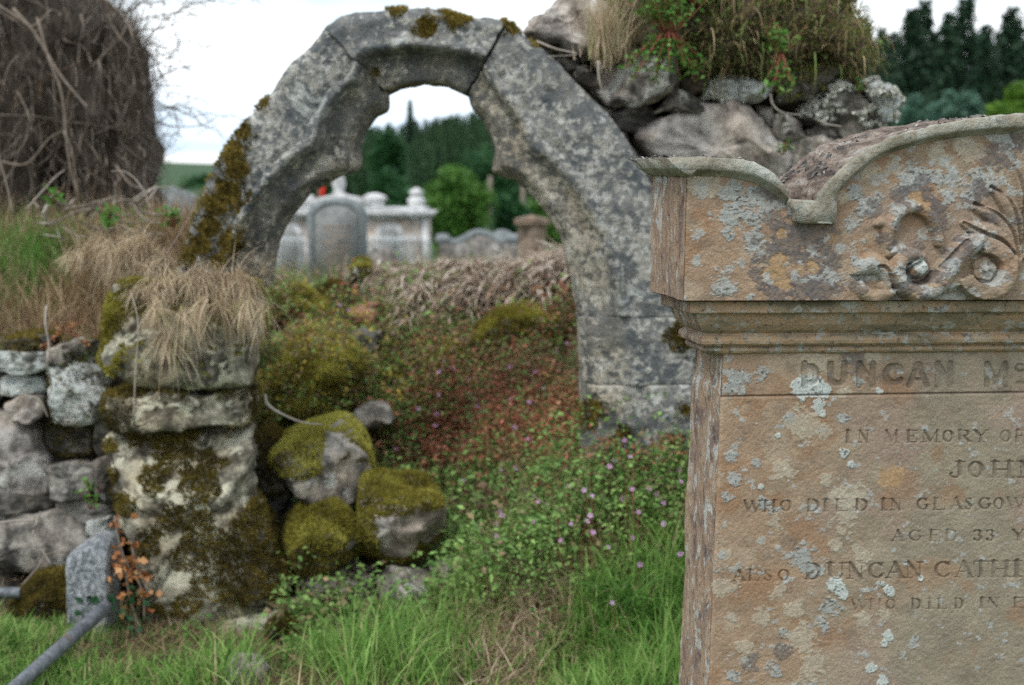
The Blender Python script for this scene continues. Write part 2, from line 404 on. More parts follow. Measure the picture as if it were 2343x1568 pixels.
# ------------------------------------------------------------------ terrain
def ground_h(x, y):
    x = np.asarray(x, float); y = np.asarray(y, float)
    p = np.stack(np.broadcast_arrays(x, y, 0 * x), -1)
    n = (fbm(p, 1.1, 3, 3) - .5)
    ar = np.clip(np.hypot(x, y) / 60, 0, 1)
    lawn = n * .10
    md = sstep(4.75, 7.0, y) * .98 + sstep(5.0, 6.6, y) * (1 - sstep(6.6, 7.2, y)) * .03
    md = md + (fbm(p, 2.3, 3, 9) - .5) * .22 * sstep(4.9, 5.5, y)
    bank = .80 * sstep(5.30, 5.55, y) + .5 * sstep(5.4, 6.7, y) + n * .12
    rb = .9 * sstep(5.4, 5.8, y) + .35 * sstep(5.6, 6.4, y)
    fl = 1 - sstep(-1.04, -.88, x * 5 / np.maximum(y, 5)); fr = sstep(.65, .95, x)
    fb = .5 * sstep(4.25, 4.95, y) * sstep(-.35, .3, x); md = md + fb * (1 - md)
    near = md * (1 - fl) * (1 - fr) + bank * fl + rb * fr
    near = near * (1 - sstep(8.2, 12.5, y)) * (1 - sstep(4, 9, np.abs(x))) + lawn
    far = -.9 * sstep(22, 45, y) + (4.5 + 8.5 * sstep(-45, 25, x)) * sstep(110, 300, y) ** .8 + n * 1.2 * sstep(40, 120, y)
    far = far * (1 - sstep(-40, -75, x * 90 / np.maximum(y, 90)))
    hl = 7.5 * np.exp(-((x + 260) / 120) ** 2 - ((y - 700) / 160) ** 2)
    return near * (1 - ar) + far + hl - 3 * sstep(500, 1500, np.hypot(x, y))
def nonuni(lo, hi, step, far, g=1.16):
    a = list(np.arange(lo, hi + 1e-6, step)); d = step
    while a[-1] < far[1]: d *= g; a.append(a[-1] + d)
    d = step; b = [lo]
    while b[-1] > far[0]: d *= g; b.append(b[-1] - d)
    return np.array(sorted(b[1:]) + a)
gx = nonuni(-2.6, 1.6, .035, (-2600, 2600)); gy = nonuni(3.6, 8.4, .035, (-900, 3600))
GX, GY = np.meshgrid(gx, gy); GZ = ground_h(GX, GY)
nx, ny = len(gx), len(gy)
idx = np.arange(nx * ny).reshape(ny, nx)
GF = np.stack([idx[:-1, :-1], idx[:-1, 1:], idx[1:, 1:], idx[1:, :-1]], -1).reshape(-1, 4)
m = M('ground_soil', 1.); c = m.co()
n1 = m.noise(c, 3.5, 8, .65); n2 = m.noise(c, .05, 5, .6)
near_c = m.ramp(n1, [(.35, (.03, .024, .015)), (.5, (.06, .065, .02)), (.65, (.11, .1, .045))])
far_c = m.ramp(n2, [(.35, (.018, .05, .018)), (.55, (.035, .075, .026)), (.7, (.075, .075, .04))])
g = m.n('NewGeometry'); sx = m.n('SeparateXYZ'); m.l(g.outputs['Position'], sx.inputs[0])
m.base(m.mix(m.ramp(m.math('MULTIPLY', sx.outputs[1], .01), [(.12, 0.), (.3, 1.)]), near_c, far_c)); m.bump(n1, .6, .03)
o = mk('ground', np.stack([GX, GY, GZ], -1).reshape(-1, 3), GF, m.m, loc=np.zeros(3)); tag(o, kind='structure')

def hit(u, v, off=0.):
    a, yy, z = ray(u, v); t = np.linspace(4.0, 9, 1200)
    zz = EYE + z / yy * t; hh = ground_h(a / yy * t, t) + off
    k = np.argmax(zz < hh); return np.array([a / yy * t[k], t[k], hh[k] - off])

# ------------------------------------------------------------------ rocks
def rock(poly, d, T, p=4., amp=.012, seed=0, n=56, back=.6, tilt=0., fsc=9., facets=11, front=.4, flat=False):
    """solid stone whose silhouette was traced at depth d; T its real thickness"""
    pl = np.asarray(poly, float); c = pl.mean(0)
    q = np.vstack([pl, pl[:1]]); s = np.r_[0, np.cumsum(np.hypot(*np.diff(q, axis=0).T))]
    t = np.linspace(0, s[-1], n, endpoint=False)
    o = np.stack([np.interp(t, s, q[:, 0]), np.interp(t, s, q[:, 1])], -1)
    o2 = .76 * o + .12 * (np.roll(o, 1, 0) + np.roll(o, -1, 0))
    rs = [.12, .26, .4, .54, .68, .8, .89, .95, .985, 1.]
    V = []; 
    for r in rs:
        y = d - T * front * (1 - r ** p) ** (1 / 2.2); V.append(P(c[0] + (o2[:, 0] - c[0]) * r, c[1] + (o2[:, 1] - c[1]) * r, d) + np.array([0, 1, 0]) * (y - d))
    for r in rs[::-1][1:]:
        y = T * back * (1 - r ** p) ** (1 / 2.2); V.append(P(c[0] + (o2[:, 0] - c[0]) * r, c[1] + (o2[:, 1] - c[1]) * r, d) + np.array([0, 1, 0]) * y)
    V = np.concatenate([P(c[0], c[1], d)[None] + np.array([[0, -T * front, 0]])] + V + [P(c[0], c[1], d)[None] + np.array([[0, T * back, 0]])])
    k = 2 * len(rs) - 1
    F = [[0, 1 + (j + 1) % n, 1 + j] for j in range(n)]
    for a in range(k - 1):
        for j in range(n):
            F.append([1 + a * n + j, 1 + a * n + (j + 1) % n, 1 + (a + 1) * n + (j + 1) % n, 1 + (a + 1) * n + j])
    F += [[1 + k * n, 1 + (k - 1) * n + j, 1 + (k - 1) * n + (j + 1) % n] for j in range(n)]
    # chipped facets, then grain
    if facets:
        r_ = np.random.default_rng(seed + 999); C0 = V.mean(0)
        for _ in range(facets):
            nn = r_.normal(0, 1, 3) * [1, .8, .9]; nn[1] = -abs(nn[1]) if r_.random() < .75 else nn[1]; nn = nn * [.4, 1, .4] if flat else nn; nn /= np.linalg.norm(nn)
            dt = (V - C0) @ nn; of = dt.max() * r_.uniform(.70, .92); m_ = dt > of
            V[m_] -= ((dt[m_] - of) * .86)[:, None] * nn
    D = np.stack([fbm(V, fsc, 4, seed + 11 * j, .55) - .5 for j in range(3)], -1)
    W = np.abs(fbm(V, fsc * .5, 3, seed + 77) - .5)
    D2 = np.stack([fbm(V, fsc * 3.2, 4, seed + 31 + 11 * j, .6) - .5 for j in range(3)], -1)
    V = V + D * amp * 3.2 + D2 * amp * 1.3
    V[:, 1] += (W * amp * 5 - amp) + tilt * (V[:, 2] - V[:, 2].mean())
    return V, F
def mosson(name, V, F, n, mat, parent, cond, ln=.012, wd=.006, lo=0., hi=1.):
    p, q = sample(V, F, n, cond)
    if len(p) < 3: return None
    l_ = ln * rng.uniform(.5, 1.3, len(p))
    TV, TF, k = tufts(p, q, l_, wd)
    big = fbm(p, 9, 3, 5)
    r = np.clip(lo + (hi - lo) * (.45 * rng.random(len(p)) + 1.3 * (big - .36) + .22 * q[:, 2]), 0, 1)
    return mk(name, TV, TF, mat, parent, {'rnd': rep(r, 3)}, smooth=False)

# ------------------------------------------------------------------ the headstone in front
AL, RO = R(9.5), R(.65)
h_ex = np.array([cos(AL) * cos(RO), sin(AL) * cos(RO), -sin(RO)])
h_ey = np.array([-sin(AL), cos(AL), 0.])
h_ez = np.cross(h_ex, h_ey)
h_O = P(1563, 688, 2.72)
ZB = h_O[2] / h_ez[2]                       # height of the attic's lower edge above the grass
def HW(x, y, z):
    x, y, z = np.broadcast_arrays(np.asarray(x, float), np.asarray(y, float), np.asarray(z, float))
    return h_O + x[..., None] * h_ex + y[..., None] * h_ey + (z - ZB)[..., None] * h_ez
def HL(u, v, off=0.):
    a, yy, z = ray(u, v); d = np.stack([a, yy, z], -1)
    o_ = np.array([0, 0, EYE]) - h_O - h_ey * off
    t = -(o_ @ h_ey) / (d @ h_ey); p = o_ + d * t[..., None] if np.ndim(t) else o_ + d * t
    return p @ h_ex, p @ h_ez + ZB
XC = float(HL(2405, 500)[0]); WID = 2 * XC; TK = .235
BY = .072                                    # the body's face lies this far behind the attic's

# --- lettering: strokes in a unit cell (x, y up), each (x0,y0,x1,y1,halfwidth)
def arc(cx, cy, rx, ry, a0, a1, t0, t1=None, n=14):
    t1 = t0 if t1 is None else t1; o_ = []
    aa = np.radians(np.linspace(a0, a1, n + 1))
    for k in range(n):
        am = (aa[k] + aa[k + 1]) / 2; th = t0 + (t1 - t0) * abs(cos(am))
        o_.append((cx + rx * cos(aa[k]), cy + ry * sin(aa[k]), cx + rx * cos(aa[k + 1]), cy + ry * sin(aa[k + 1]), th))
    return o_
K_, T_ = .085, .032
def sf(x, y, w_=.17): return [(x - w_, y, x + w_, y, .03)]
GL = {
 'I': [(.5, 0, .5, 1, .13)] + [(.15, 0, .85, 0, .035), (.15, 1, .85, 1, .035)],
 'N': [(.2, 0, .2, 1, T_), (.8, 0, .8, 1, T_), (.22, 1, .78, 0, K_)] + sf(.12, 1, .12) + sf(.2, 0) + sf(.8, 1),
 'M': [(.15, 0, .15, 1, T_), (.84, 0, .84, 1, K_), (.17, 1, .5, .05, K_), (.5, .05, .82, 1, T_)] + sf(.12, 1, .1) + sf(.15, 0, .13) + sf(.85, 0, .14) + sf(.88, 1, .1),
 'E': [(.27, 0, .27, 1, .1), (.1, 1, .9, 1, T_), (.1, 0, .92, 0, T_), (.27, .52, .66, .52, T_), (.9, 1, .9, .76, T_), (.92, 0, .92, .26, T_), (.66, .4, .66, .64, T_)],
 'F': [(.27, 0, .27, 1, .1), (.1, 1, .9, 1, T_), (.1, 0, .46, 0, T_), (.27, .52, .66, .52, T_), (.9, 1, .9, .76, T_), (.66, .4, .66, .64, T_)],
 'O': arc(.5, .5, .37, .47, 0, 360, T_, .1, 28),
 'C': arc(.53, .5, .39, .47, 42, 318, T_, .1, 24) + [(.83, .8, .86, 1., T_), (.8, .17, .9, .3, T_)],
 'G': arc(.5, .5, .39, .47, 42, 335, T_, .1, 24) + [(.82, .8, .84, 1., T_), (.82, .08, .82, .42, K_), (.62, .43, 1., .43, T_)],
 'D': [(.25, 0, .25, 1, .1), (.08, 1, .5, 1, T_), (.08, 0, .5, 0, T_)] + arc(.48, .5, .38, .49, -90, 90, T_, .1, 16),
 'R': [(.24, 0, .24, 1, .1), (.08, 1, .55, 1, T_), (.08, 0, .42, 0, T_), (.3, .5, .55, .5, T_), (.52, .5, .85, .02, K_), (.78, 0, 1, 0, T_)] + arc(.54, .75, .26, .24, -90, 90, T_, .09, 12),
 'Y': [(.14, 1, .5, .48, .09), (.86, 1, .52, .48, T_), (.5, 0, .5, .48, .1), (.3, 0, .7, 0, T_)] + sf(.14, 1, .15) + sf(.86, 1, .14),
 'J': [(.62, .2, .62, 1, .1), (.4, 1, .9, 1, T_)] + arc(.36, .22, .26, .22, 180, 360, T_, .06, 10) + [(.1, .2, .16, .27, .07)],
 'H': [(.2, 0, .2, 1, .1), (.8, 0, .8, 1, .1), (.2, .5, .8, .5, T_)] + sf(.2, 0, .18) + sf(.2, 1, .18) + sf(.8, 0, .18) + sf(.8, 1, .18),
 'W': [(.1, 1, .32, 0, .085), (.32, 0, .5, .9, T_), (.5, .9, .7, 0, .085), (.7, 0, .9, 1, T_)] + sf(.1, 1, .1) + sf(.9, 1, .1) + sf(.5, .97, .08),
 'L': [(.27, 0, .27, 1, .1), (.08, 1, .48, 1, T_), (.08, 0, .9, 0, T_), (.9, 0, .9, .3, T_)],
 'A': [(.1, 0, .48, 1, T_), (.48, 1, .86, 0, .1), (.24, .36, .7, .36, T_), (0, 0, .24, 0, T_), (.68, 0, 1, 0, T_)],
 'S': arc(.5, .75, .3, .23, 30, 265, T_, .05, 12) + arc(.5, .26, .32, .25, 85, -150, T_, .05, 12) + [(.28, .72, .74, .3, .085), (.8, .78, .8, 1, T_), (.2, .02, .2, .24, T_)],
 'T': [(.5, 0, .5, 1, .1), (.08, 1, .92, 1, T_), (.3, 0, .7, 0, T_), (.08, 1, .08, .74, T_), (.92, 1, .92, .74, T_)],
 'U': [(.22, .3, .22, 1, .1), (.8, .3, .8, 1, T_)] + arc(.51, .32, .29, .31, 180, 360, T_, .07, 12) + sf(.22, 1, .18) + sf(.8, 1, .14),
 '3': arc(.46, .74, .3, .24, 150, -75, T_, .09, 12) + arc(.46, .27, .34, .26, 75, -150, T_, .1, 12) + [(.2, .84, .22, .86, .07), (.14, .16, .17, .2, .07)],
 '.': [(.5, .05, .5, .06, .2)],
}
B_ = .15          # the plain block letters of the name band
GB = {
 'D': [(.18, 0, .18, 1, B_), (.18, .88, .5, .88, .12), (.18, .12, .5, .12, .12)] + arc(.47, .5, .36, .37, -90, 90, .12, .16, 16),
 'U': [(.16, .35, .16, 1, B_), (.84, .35, .84, 1, B_)] + arc(.5, .36, .34, .26, 180, 360, .12, .15, 14),
 'N': [(.16, 0, .16, 1, B_ * .95), (.84, 0, .84, 1, B_ * .95), (.2, .92, .8, .08, .14)],
 'C': arc(.52, .5, .38, .38, 38, 318, .13, .16, 22),
 'A': [(.1, 0, .46, .95, .13), (.54, .95, .9, 0, .13), (.25, .28, .75, .28, .07)],
 'M': [(.12, 0, .12, 1, .13), (.88, 0, .88, 1, .13), (.16, .95, .5, .15, .11), (.5, .15, .84, .95, .11)],
 'c': arc(.55, .5, .36, .36, 40, 320, .13, .15, 18), '-': [(.1, .5, .9, .5, .5)],
}
def z1(x, y): return 1815 + x * .2252, 798.6 + y * .2252
def z2(x, y): return 1603 + x * .3155, 1016 + y * .3155
def z3(x, y): return 1603 + x * .3155, 1210 + y * .3155
TEXT = []
def line(fn, y0, y1, items, slope=0., block=False):
    for ch, xa, xb in items:
        dy = slope * (xa - items[0][1])
        ua, vt = fn(xa, y0 + dy); ub, vb = fn(xb, y1 + dy)
        TEXT.append((ch, ua, ub, vt, vb, block))
line(z1, 150, 374, [('D', 80, 265), ('U', 348, 552), ('N', 640, 842), ('C', 912, 1132), ('A', 1158, 1382), ('N', 1440, 1625), ('M', 1938, 2184)], block=True)
line(z1, 142, 245, [('c', 2240, 2350)], block=True); line(z1, 325, 370, [('-', 2275, 2335)], block=True)
line(z1, 830, 948, [('I', 505, 590), ('N', 640, 775), ('M', 915, 1065), ('E', 1130, 1258), ('M', 1288, 1485), ('O', 1505, 1625), ('R', 1648, 1800), ('Y', 1815, 1975), ('O', 2085, 2205), ('F', 2228, 2350)], -.004)
line(z2, 128, 243, [('J', 1792, 1922), ('O', 1932, 2048), ('H', 2090, 2265), ('N', 2285, 2440)], -.004)
line(z2, 408, 490, [('W', 300, 440), ('H', 442, 550), ('O', 568, 658), ('D', 752, 862), ('I', 868, 935), ('E', 955, 1070), ('D', 1100, 1215), ('I', 1285, 1355), ('N', 1362, 1460), ('G', 1560, 1650), ('L', 1665, 1772), ('A', 1800, 1895), ('S', 1902, 1970), ('G', 2008, 2102), ('O', 2115, 2195), ('W', 2205, 2350)], -.011)
line(z2, 624, 702, [('A', 1375, 1475), ('G', 1500, 1605), ('E', 1640, 1740), ('D', 1758, 1862), ('3', 1965, 2042), ('3', 2058, 2132), ('Y', 2245, 2350)], -.004)
line(z3, 297, 375, [('A', 225, 322), ('L', 330, 425), ('S', 445, 522), ('O', 553, 645)], -.005)
line(z3, 250, 362, [('D', 742, 872), ('U', 902, 1052), ('N', 1048, 1192), ('C', 1205, 1330), ('A', 1335, 1475), ('N', 1468, 1615), ('C', 1685, 1815), ('A', 1832, 1972), ('T', 1968, 2088), ('H', 2090, 2242), ('I', 2245, 2330), ('E', 2345, 2470)], -.012)
line(z3, 511, 583, [('W', 1080, 1205), ('H', 1212, 1315), ('O', 1335, 1412), ('D', 1512, 1598), ('I', 1618, 1692), ('E', 1698, 1785), ('D', 1825, 1905), ('I', 2003, 2060), ('N', 2066, 2165), ('E', 2248, 2350)], -.012)

# --- lichen, in photo px: u, v, r, kind  (g grey-white crust, d dark crust, c cream, o bare orange patch)
def a4(x, y, r, k): return 1452 + .4245 * x, 242 + .4245 * y, r * .4245, k
def a7(x, y, r, k): return 1512 + .5372 * x, 726 + .5372 * y, r * .5372, k
LI = [a4(*q) for q in [
 (590, 560, 85, 'g'), (650, 520, 70, 'g'), (530, 590, 70, 'g'), (690, 590, 45, 'g'), (400, 440, 75, 'c'), (520, 470, 60, 'g'), (640, 715, 68, 'g'), (655, 735, 30, 'd'), (512, 690, 38, 'g'), (487, 985, 58, 'g'), (440, 880, 18, 'g'), (405, 585, 16, 'g'), (625, 1030, 25, 'g'),
 (330, 430, 60, 'c'), (840, 740, 120, 'd'), (960, 720, 130, 'd'), (1000, 860, 110, 'd'), (900, 980, 110, 'd'), (740, 830, 90, 'd'), (680, 920, 75, 'd'), (780, 1000, 90, 'd'), (1000, 980, 100, 'd'), (760, 470, 80, 'd'), (850, 560, 60, 'd'), (760, 610, 60, 'd'),
 (760, 880, 75, 'o'), (800, 960, 45, 'o'), (960, 870, 42, 'o'), (890, 890, 30, 'o'), (1065, 725, 32, 'o'), (790, 690, 25, 'o'),
 (1170, 640, 48, 'g'), (1310, 490, 28, 'g'), (1240, 545, 62, 'g'), (1290, 570, 55, 'd'), (1190, 830, 25, 'g'), (1230, 725, 18, 'g'), (1180, 480, 45, 'g'), (1120, 500, 40, 'c'),
 (1480, 400, 75, 'g'), (1560, 380, 60, 'g'), (1640, 400, 60, 'g'), (1540, 470, 90, 'd'), (1600, 560, 70, 'd'), (1450, 500, 60, 'd'), (1690, 480, 45, 'g'), (1725, 375, 46, 'g'), (1520, 500, 35, 'o'), (1560, 540, 28, 'o'),
 (1840, 370, 60, 'g'), (1900, 300, 70, 'd'), (1980, 230, 80, 'd'), (2060, 200, 70, 'd'), (1860, 450, 60, 'd'), (1800, 500, 60, 'd'), (1900, 430, 50, 'd'), (1780, 460, 50, 'g'), (1640, 620, 60, 'd'), (1650, 290, 65, 'c'), (1800, 260, 90, 'c'), (1250, 330, 70, 'c'), (1400, 330, 60, 'c'),
 (1230, 900, 60, 'g'), (1210, 960, 50, 'd'), (1270, 850, 45, 'g'), (1380, 760, 40, 'd'), (1330, 700, 35, 'd'), (1480, 800, 70, 'd'), (1430, 900, 70, 'g'), (1520, 870, 48, 'w'), (1540, 1010, 40, 'g'), (1700, 790, 60, 'd'), (1760, 750, 60, 'd'), (1820, 720, 60, 'g'), (1670, 870, 50, 'g'), (1700, 980, 30, 'w'), (1500, 960, 60, 'd'), (1600, 930, 60, 'd'), (1420, 1000, 60, 'd'), (1560, 1030, 60, 'd'), (1900, 600, 45, 'd'), (2045, 620, 30, 'd'), (1640, 230, 40, 'c'), (1750, 220, 50, 'c'), (1390, 640, 40, 'g'), (1400, 560, 40, 'g'),
 (990, 1080, 40, 'g'), (760, 1150, 60, 'd'), (900, 1150, 45, 'g'), (500, 1265, 55, 'g'), (630, 1270, 22, 'g'), (720, 1275, 28, 'g'), (950, 1275, 20, 'g'), (1040, 1310, 18, 'g'), (1100, 1180, 90, 'd'), (1400, 1170, 110, 'd'), (390, 1090, 20, 'g'), (570, 1100, 14, 'g'), (820, 1190, 40, 'c')]]
LI += [a7(*q) for q in [
 (610, 300, 50, 'w'), (660, 300, 52, 'w'), (690, 310, 36, 'w'), (665, 375, 36, 'w'), (685, 410, 22, 'w'), (575, 290, 26, 'w'), (430, 245, 33, 'g'), (330, 260, 45, 'g'), (310, 300, 40, 'g'), (345, 315, 25, 'g'), (290, 180, 22, 'g'), (770, 325, 28, 'c'), (800, 310, 22, 'c'), (840, 275, 25, 'g'), (930, 315, 15, 'w'), (640, 180, 60, 'c'), (820, 170, 60, 'd'), (900, 170, 40, 'c'),
 (460, 810, 36, 'g'), (425, 775, 20, 'g'), (800, 745, 62, 'c'), (760, 770, 45, 'c'), (840, 760, 45, 'c'), (800, 840, 58, 'c'), (620, 455, 70, 'c'), (570, 450, 50, 'c'), (690, 490, 35, 'c'), (540, 430, 22, 'g'), (765, 430, 26, 'g'), (510, 640, 50, 'c'), (545, 670, 36, 'c'), (495, 500, 14, 'w'), (290, 590, 28, 'g'), (310, 680, 26, 'g'), (280, 765, 26, 'g'), (775, 580, 26, 'w'), (805, 625, 18, 'w'), (402, 620, 22, 'g'), (480, 870, 40, 'c'),
 (600, 1020, 62, 'g'), (650, 1070, 34, 'g'), (740, 1140, 36, 'w'), (765, 1175, 34, 'w'), (720, 1230, 46, 'g'), (690, 1300, 40, 'g'), (757, 905, 22, 'c'), (745, 965, 32, 'c'), (960, 1350, 27, 'w'), (945, 1388, 16, 'w'), (893, 1490, 25, 'w'), (938, 1548, 30, 'w'), (965, 1162, 24, 'w'), (940, 1132, 13, 'w'), (955, 1275, 34, 'c'), (845, 1280, 36, 'c'), (520, 1340, 30, 'g'), (470, 1490, 40, 'g'), (265, 1150, 65, 'c'), (310, 1525, 32, 'g'), (350, 1400, 40, 'c'), (420, 720, 12, 'w'), (1075, 1370, 18, 'g'), (1100, 1108, 14, 'w'), (300, 1280, 20, 'c'), (560, 1240, 45, 'c'), (600, 1370, 60, 'c'), (640, 1480, 60, 'c'), (500, 1170, 40, 'c'), (700, 690, 30, 'c'), (960, 690, 40, 'o'), (1000, 680, 40, 'o'), (850, 1010, 36, 'c'), (270, 1010, 25, 'c'), (850, 1060, 30, 'c'), (430, 1270, 40, 'c'), (380, 1470, 40, 'd'), (520, 1420, 40, 'd')]]

def paint(u, v, W3, xfade):
    """the sandstone's own colour and its crusts; also returns the crust thickness"""
    n1 = fbm(W3, 9, 5, 21); n2 = fbm(W3, 32, 4, 22); n3 = fbm(W3, 120, 3, 23); n4 = fbm(W3, 5, 4, 24); n5 = fbm(W3, 400, 2, 25)
    t = np.clip((u - 1740) / 360 + (n1 - .5) * 1.7, 0, 1)[:, None] * xfade[:, None]
    orange = np.array([.305, .215, .145]) * (.72 + .56 * n2[:, None]); olive = np.array([.25, .213, .157]) * (.8 + .4 * n2[:, None])
    c = orange * (1 - t) + olive * t
    pk = sstep(.52, .62, n4)[:, None] * .55 * t; c = c * (1 - pk) + np.array([.29, .2, .16]) * pk
    rust = sstep(.56, .70, fbm(W3, 11, 4, 31))[:, None] * .45; c = c * (1 - rust) + np.array([.26, .135, .065]) * rust
    pale = sstep(.54, .66, fbm(W3, 14, 5, 41, .6))[:, None] * .42 * (1 - .6 * t); c = c * (1 - pale) + np.array([.40, .34, .25]) * pale
    soot = sstep(.58, .70, fbm(W3, 21, 5, 42, .65))[:, None] * .38; c = c * (1 - soot) + np.array([.13, .105, .085]) * soot
    thick = np.zeros(len(u)); wob = (fbm(W3, 40, 5, 51, .62) - .5) * 1.9 + (fbm(W3, 150, 3, 57, .6) - .5) * 1.1; speck = sstep(.55, .62, fbm(W3, 210, 2, 52)); hole = sstep(.57, .66, fbm(W3, 75, 4, 53))
    LC = {'g': (.32, .335, .32), 'w': (.45, .49, .465), 'd': (.12, .108, .105), 'c': (.40, .36, .28), 'o': (.36, .24, .13)}
    for q, (lu, lv, lr, k) in enumerate(LI):
        m_ = np.nonzero((np.abs(u - lu) < lr * 1.9) & (np.abs(v - lv) < lr * 1.9))[0]
        if not len(m_): continue
        e = np.hypot(u[m_] - lu, v[m_] - lv) / lr + wob[m_] * (1.0 if k != 'w' else .6)
        a = 1 - sstep(.86, .98, e)
        if k == 'd': a = a * (.68 + .32 * speck[m_])
        elif k == 'g': a = a * (1 - .55 * hole[m_] * sstep(.1, .6, 1 - e + .5))
        elif k == 'c': a = a * .8 * (.7 + .3 * n2[m_])
        lc = np.array(LC[k]) * (.72 + .56 * n3[m_][:, None])
        if k in 'gw': lc = lc * (1 - .75 * (speck[m_] * sstep(.5, .6, n3[m_]))[:, None])
        a = a * .88; c[m_] = c[m_] * (1 - a[:, None]) + lc * a[:, None]
        th = {'g': .0011, 'w': .0018, 'd': .0008, 'c': .0008, 'o': -.0006}[k]
        thick[m_] = np.where(a > .5, th, thick[m_])
    # a scatter of small grey crusts, thickest on the left
    f_ = fbm(W3, 38, 6, 44, .66); dens = .02 * np.clip(1 - (u - 1650) / 400, 0, 1) - .05 + np.where(v < 690, .035 + .03 * sstep(1850, 2000, u), 0)
    a = (sstep(.605 - dens, .625 - dens, f_) * (1 - .6 * hole))[:, None] * .85; c = c * (1 - a) + np.array([.34, .35, .33]) * (.7 + .6 * n3[:, None]) * a
    thick = np.maximum(thick, a[:, 0] * .0007)
    c = c * (.8 + .4 * n5[:, None])
    return c, thick + (n3 - .5) * .0016 + (n1 - .5) * .004 - speck * .0003

def seg_d(x, y, s):
    x0, y0, x1, y1 = s[:4]; dx, dy = x1 - x0, y1 - y0
    t = np.clip(((x - x0) * dx + (y - y0) * dy) / (dx * dx + dy * dy + 1e-9), 0, 1)
    return np.hypot(x - x0 - t * dx, y - y0 - t * dy), t

m = M('sandstone_face', .92); c = m.co()
fine = m.noise(c, 420, 4, .7); mid_ = m.noise(c, 130, 5, .65)
m.base(m.mix(.5, m.attr('Col'), m.mix(1., m.attr('Col'), m.ramp(fine, [(.3, .35), (.5, 1.), (.7, 1.6)]), 'MULTIPLY')))
m.bump(m.math('ADD', fine, mid_), .5, .004); MT['sand'] = m.m
def streaky(name, base_cols, wl=.55):
    m = M(name, .92); c = m.co((1, 1, .48)); c2 = m.co((1, 1, .7))
    a = m.noise(c, 22, 9, .72, .8); b = m.noise(c, 30, 9, .7, .9); d = m.noise(c2, 60, 8, .72); e = m.noise(c2, 9, 4, .6)
    col = m.ramp(a, [(.36, base_cols[0]), (.45, base_cols[1]), (.54, base_cols[2]), (.64, base_cols[3])])
    bb = m.math('ADD', m.math('MULTIPLY', b, .7), m.math('MULTIPLY', e, .3))
    col = m.mix(m.ramp(bb, [(wl - .02, 0.), (wl + .015, .95)]), col, (.47, .48, .45))
    col = m.mix(m.ramp(d, [(.54, 0.), (.64, .7)]), col, (.07, .055, .052))
    m.base(col); m.bump(m.math('ADD', a, m.math('MULTIPLY', d, .9)), .9, .014); return m.m
MT['sandside'] = streaky('sandstone_side', [(.13, .095, .085), (.26, .185, .145), (.34, .235, .155), (.40, .34, .27)])
m = M('sandstone_mould', .92); c = m.co(); c2 = m.co((.3, 1, 1))
a = m.noise(c2, 16, 7, .65, .3); b = m.noise(c, 30, 8, .7, .5); d = m.noise(c, 90, 5, .65)
col = m.ramp(a, [(.36, (.15, .13, .085)), (.46, (.27, .22, .15)), (.54, (.37, .25, .15)), (.66, (.38, .33, .25))])
col = m.mix(m.ramp(b, [(.545, 0.), (.585, .85)]), col, (.36, .375, .35))
col = m.mix(m.ramp(d, [(.57, 0.), (.65, .65)]), col, (.05, .045, .04))
m.base(col); m.bump(m.math('ADD', b, d), .6, .008); MT['sandmould'] = m.m
m = M('sandstone_cap', .92); c = m.co()
a = m.noise(c, 12, 8, .7, .4); b = m.noise(c, 26, 8, .7, .5); d = m.noise(c, 75, 6, .7)
col = m.ramp(a, [(.36, (.22, .20, .15)), (.48, (.36, .33, .26)), (.56, (.45, .45, .39)), (.66, (.50, .53, .49))])
col = m.mix(m.ramp(b, [(.57, 0.), (.64, .7)]), col, (.09, .09, .085))
col = m.mix(m.ramp(d, [(.54, 0.), (.62, .75)]), col, (.3, .34, .31))
m.base(col); m.bump(m.math('ADD', b, d), .9, .012); MT['sandcap'] = m.m
m = M('sandstone_top', .95); c = m.co((1, .35, 1)); c2 = m.co()
a = m.noise(c, 26, 8, .7, .6); b = m.noise(c2, 55, 7, .7)
col = m.ramp(a, [(.36, (.04, .035, .032)), (.46, (.2, .15, .12)), (.55, (.33, .26, .21)), (.66, (.5, .48, .44))])
col = m.mix(m.ramp(b, [(.56, 0.), (.64, .85)]), col, (.05, .048, .046))
m.base(col); m.bump(m.math('ADD', a, b), 1., .02); MT['sandtop'] = m.m

base_c = HW(XC, TK / 2, 0.)
stone_root = thing('headstone', base_c, 'tall orange sandstone headstone with scrolled carving, crusted with grey lichen, in the foreground', 'headstone')

STEP = .00165
def grid_face(xs, zs_of, rows, off, relief):
    """front face of the stone as fine relief; relief(u, v, W) -> (out of face in metres, colour)"""
    X = np.repeat(xs[None], rows, 0); tt = np.linspace(0, 1, rows)[:, None]
    lo, hi = zs_of(xs); Z = lo[None] * (1 - tt) + hi[None] * tt
    Xm = np.minimum(X, 2 * XC - X)
    W0 = HW(Xm, off, Z); u, v = PX(W0); Wl = np.stack([X, 0 * X + off, Z], -1).reshape(-1, 3)
    h, colr = relief(u, v, X, Wl)
    V = HW(X, off - h, Z).reshape(-1, 3)
    idx = np.arange(X.size).reshape(X.shape)
    F = np.stack([idx[:-1, :-1], idx[:-1, 1:], idx[1:, 1:], idx[1:, :-1]], -1).reshape(-1, 4)
    return V, F, colr
xd = HL(2420, 900, BY)[0]
def cols(x0, x1): return np.concatenate([np.arange(x0, xd, STEP), np.linspace(xd, x1, 90)])

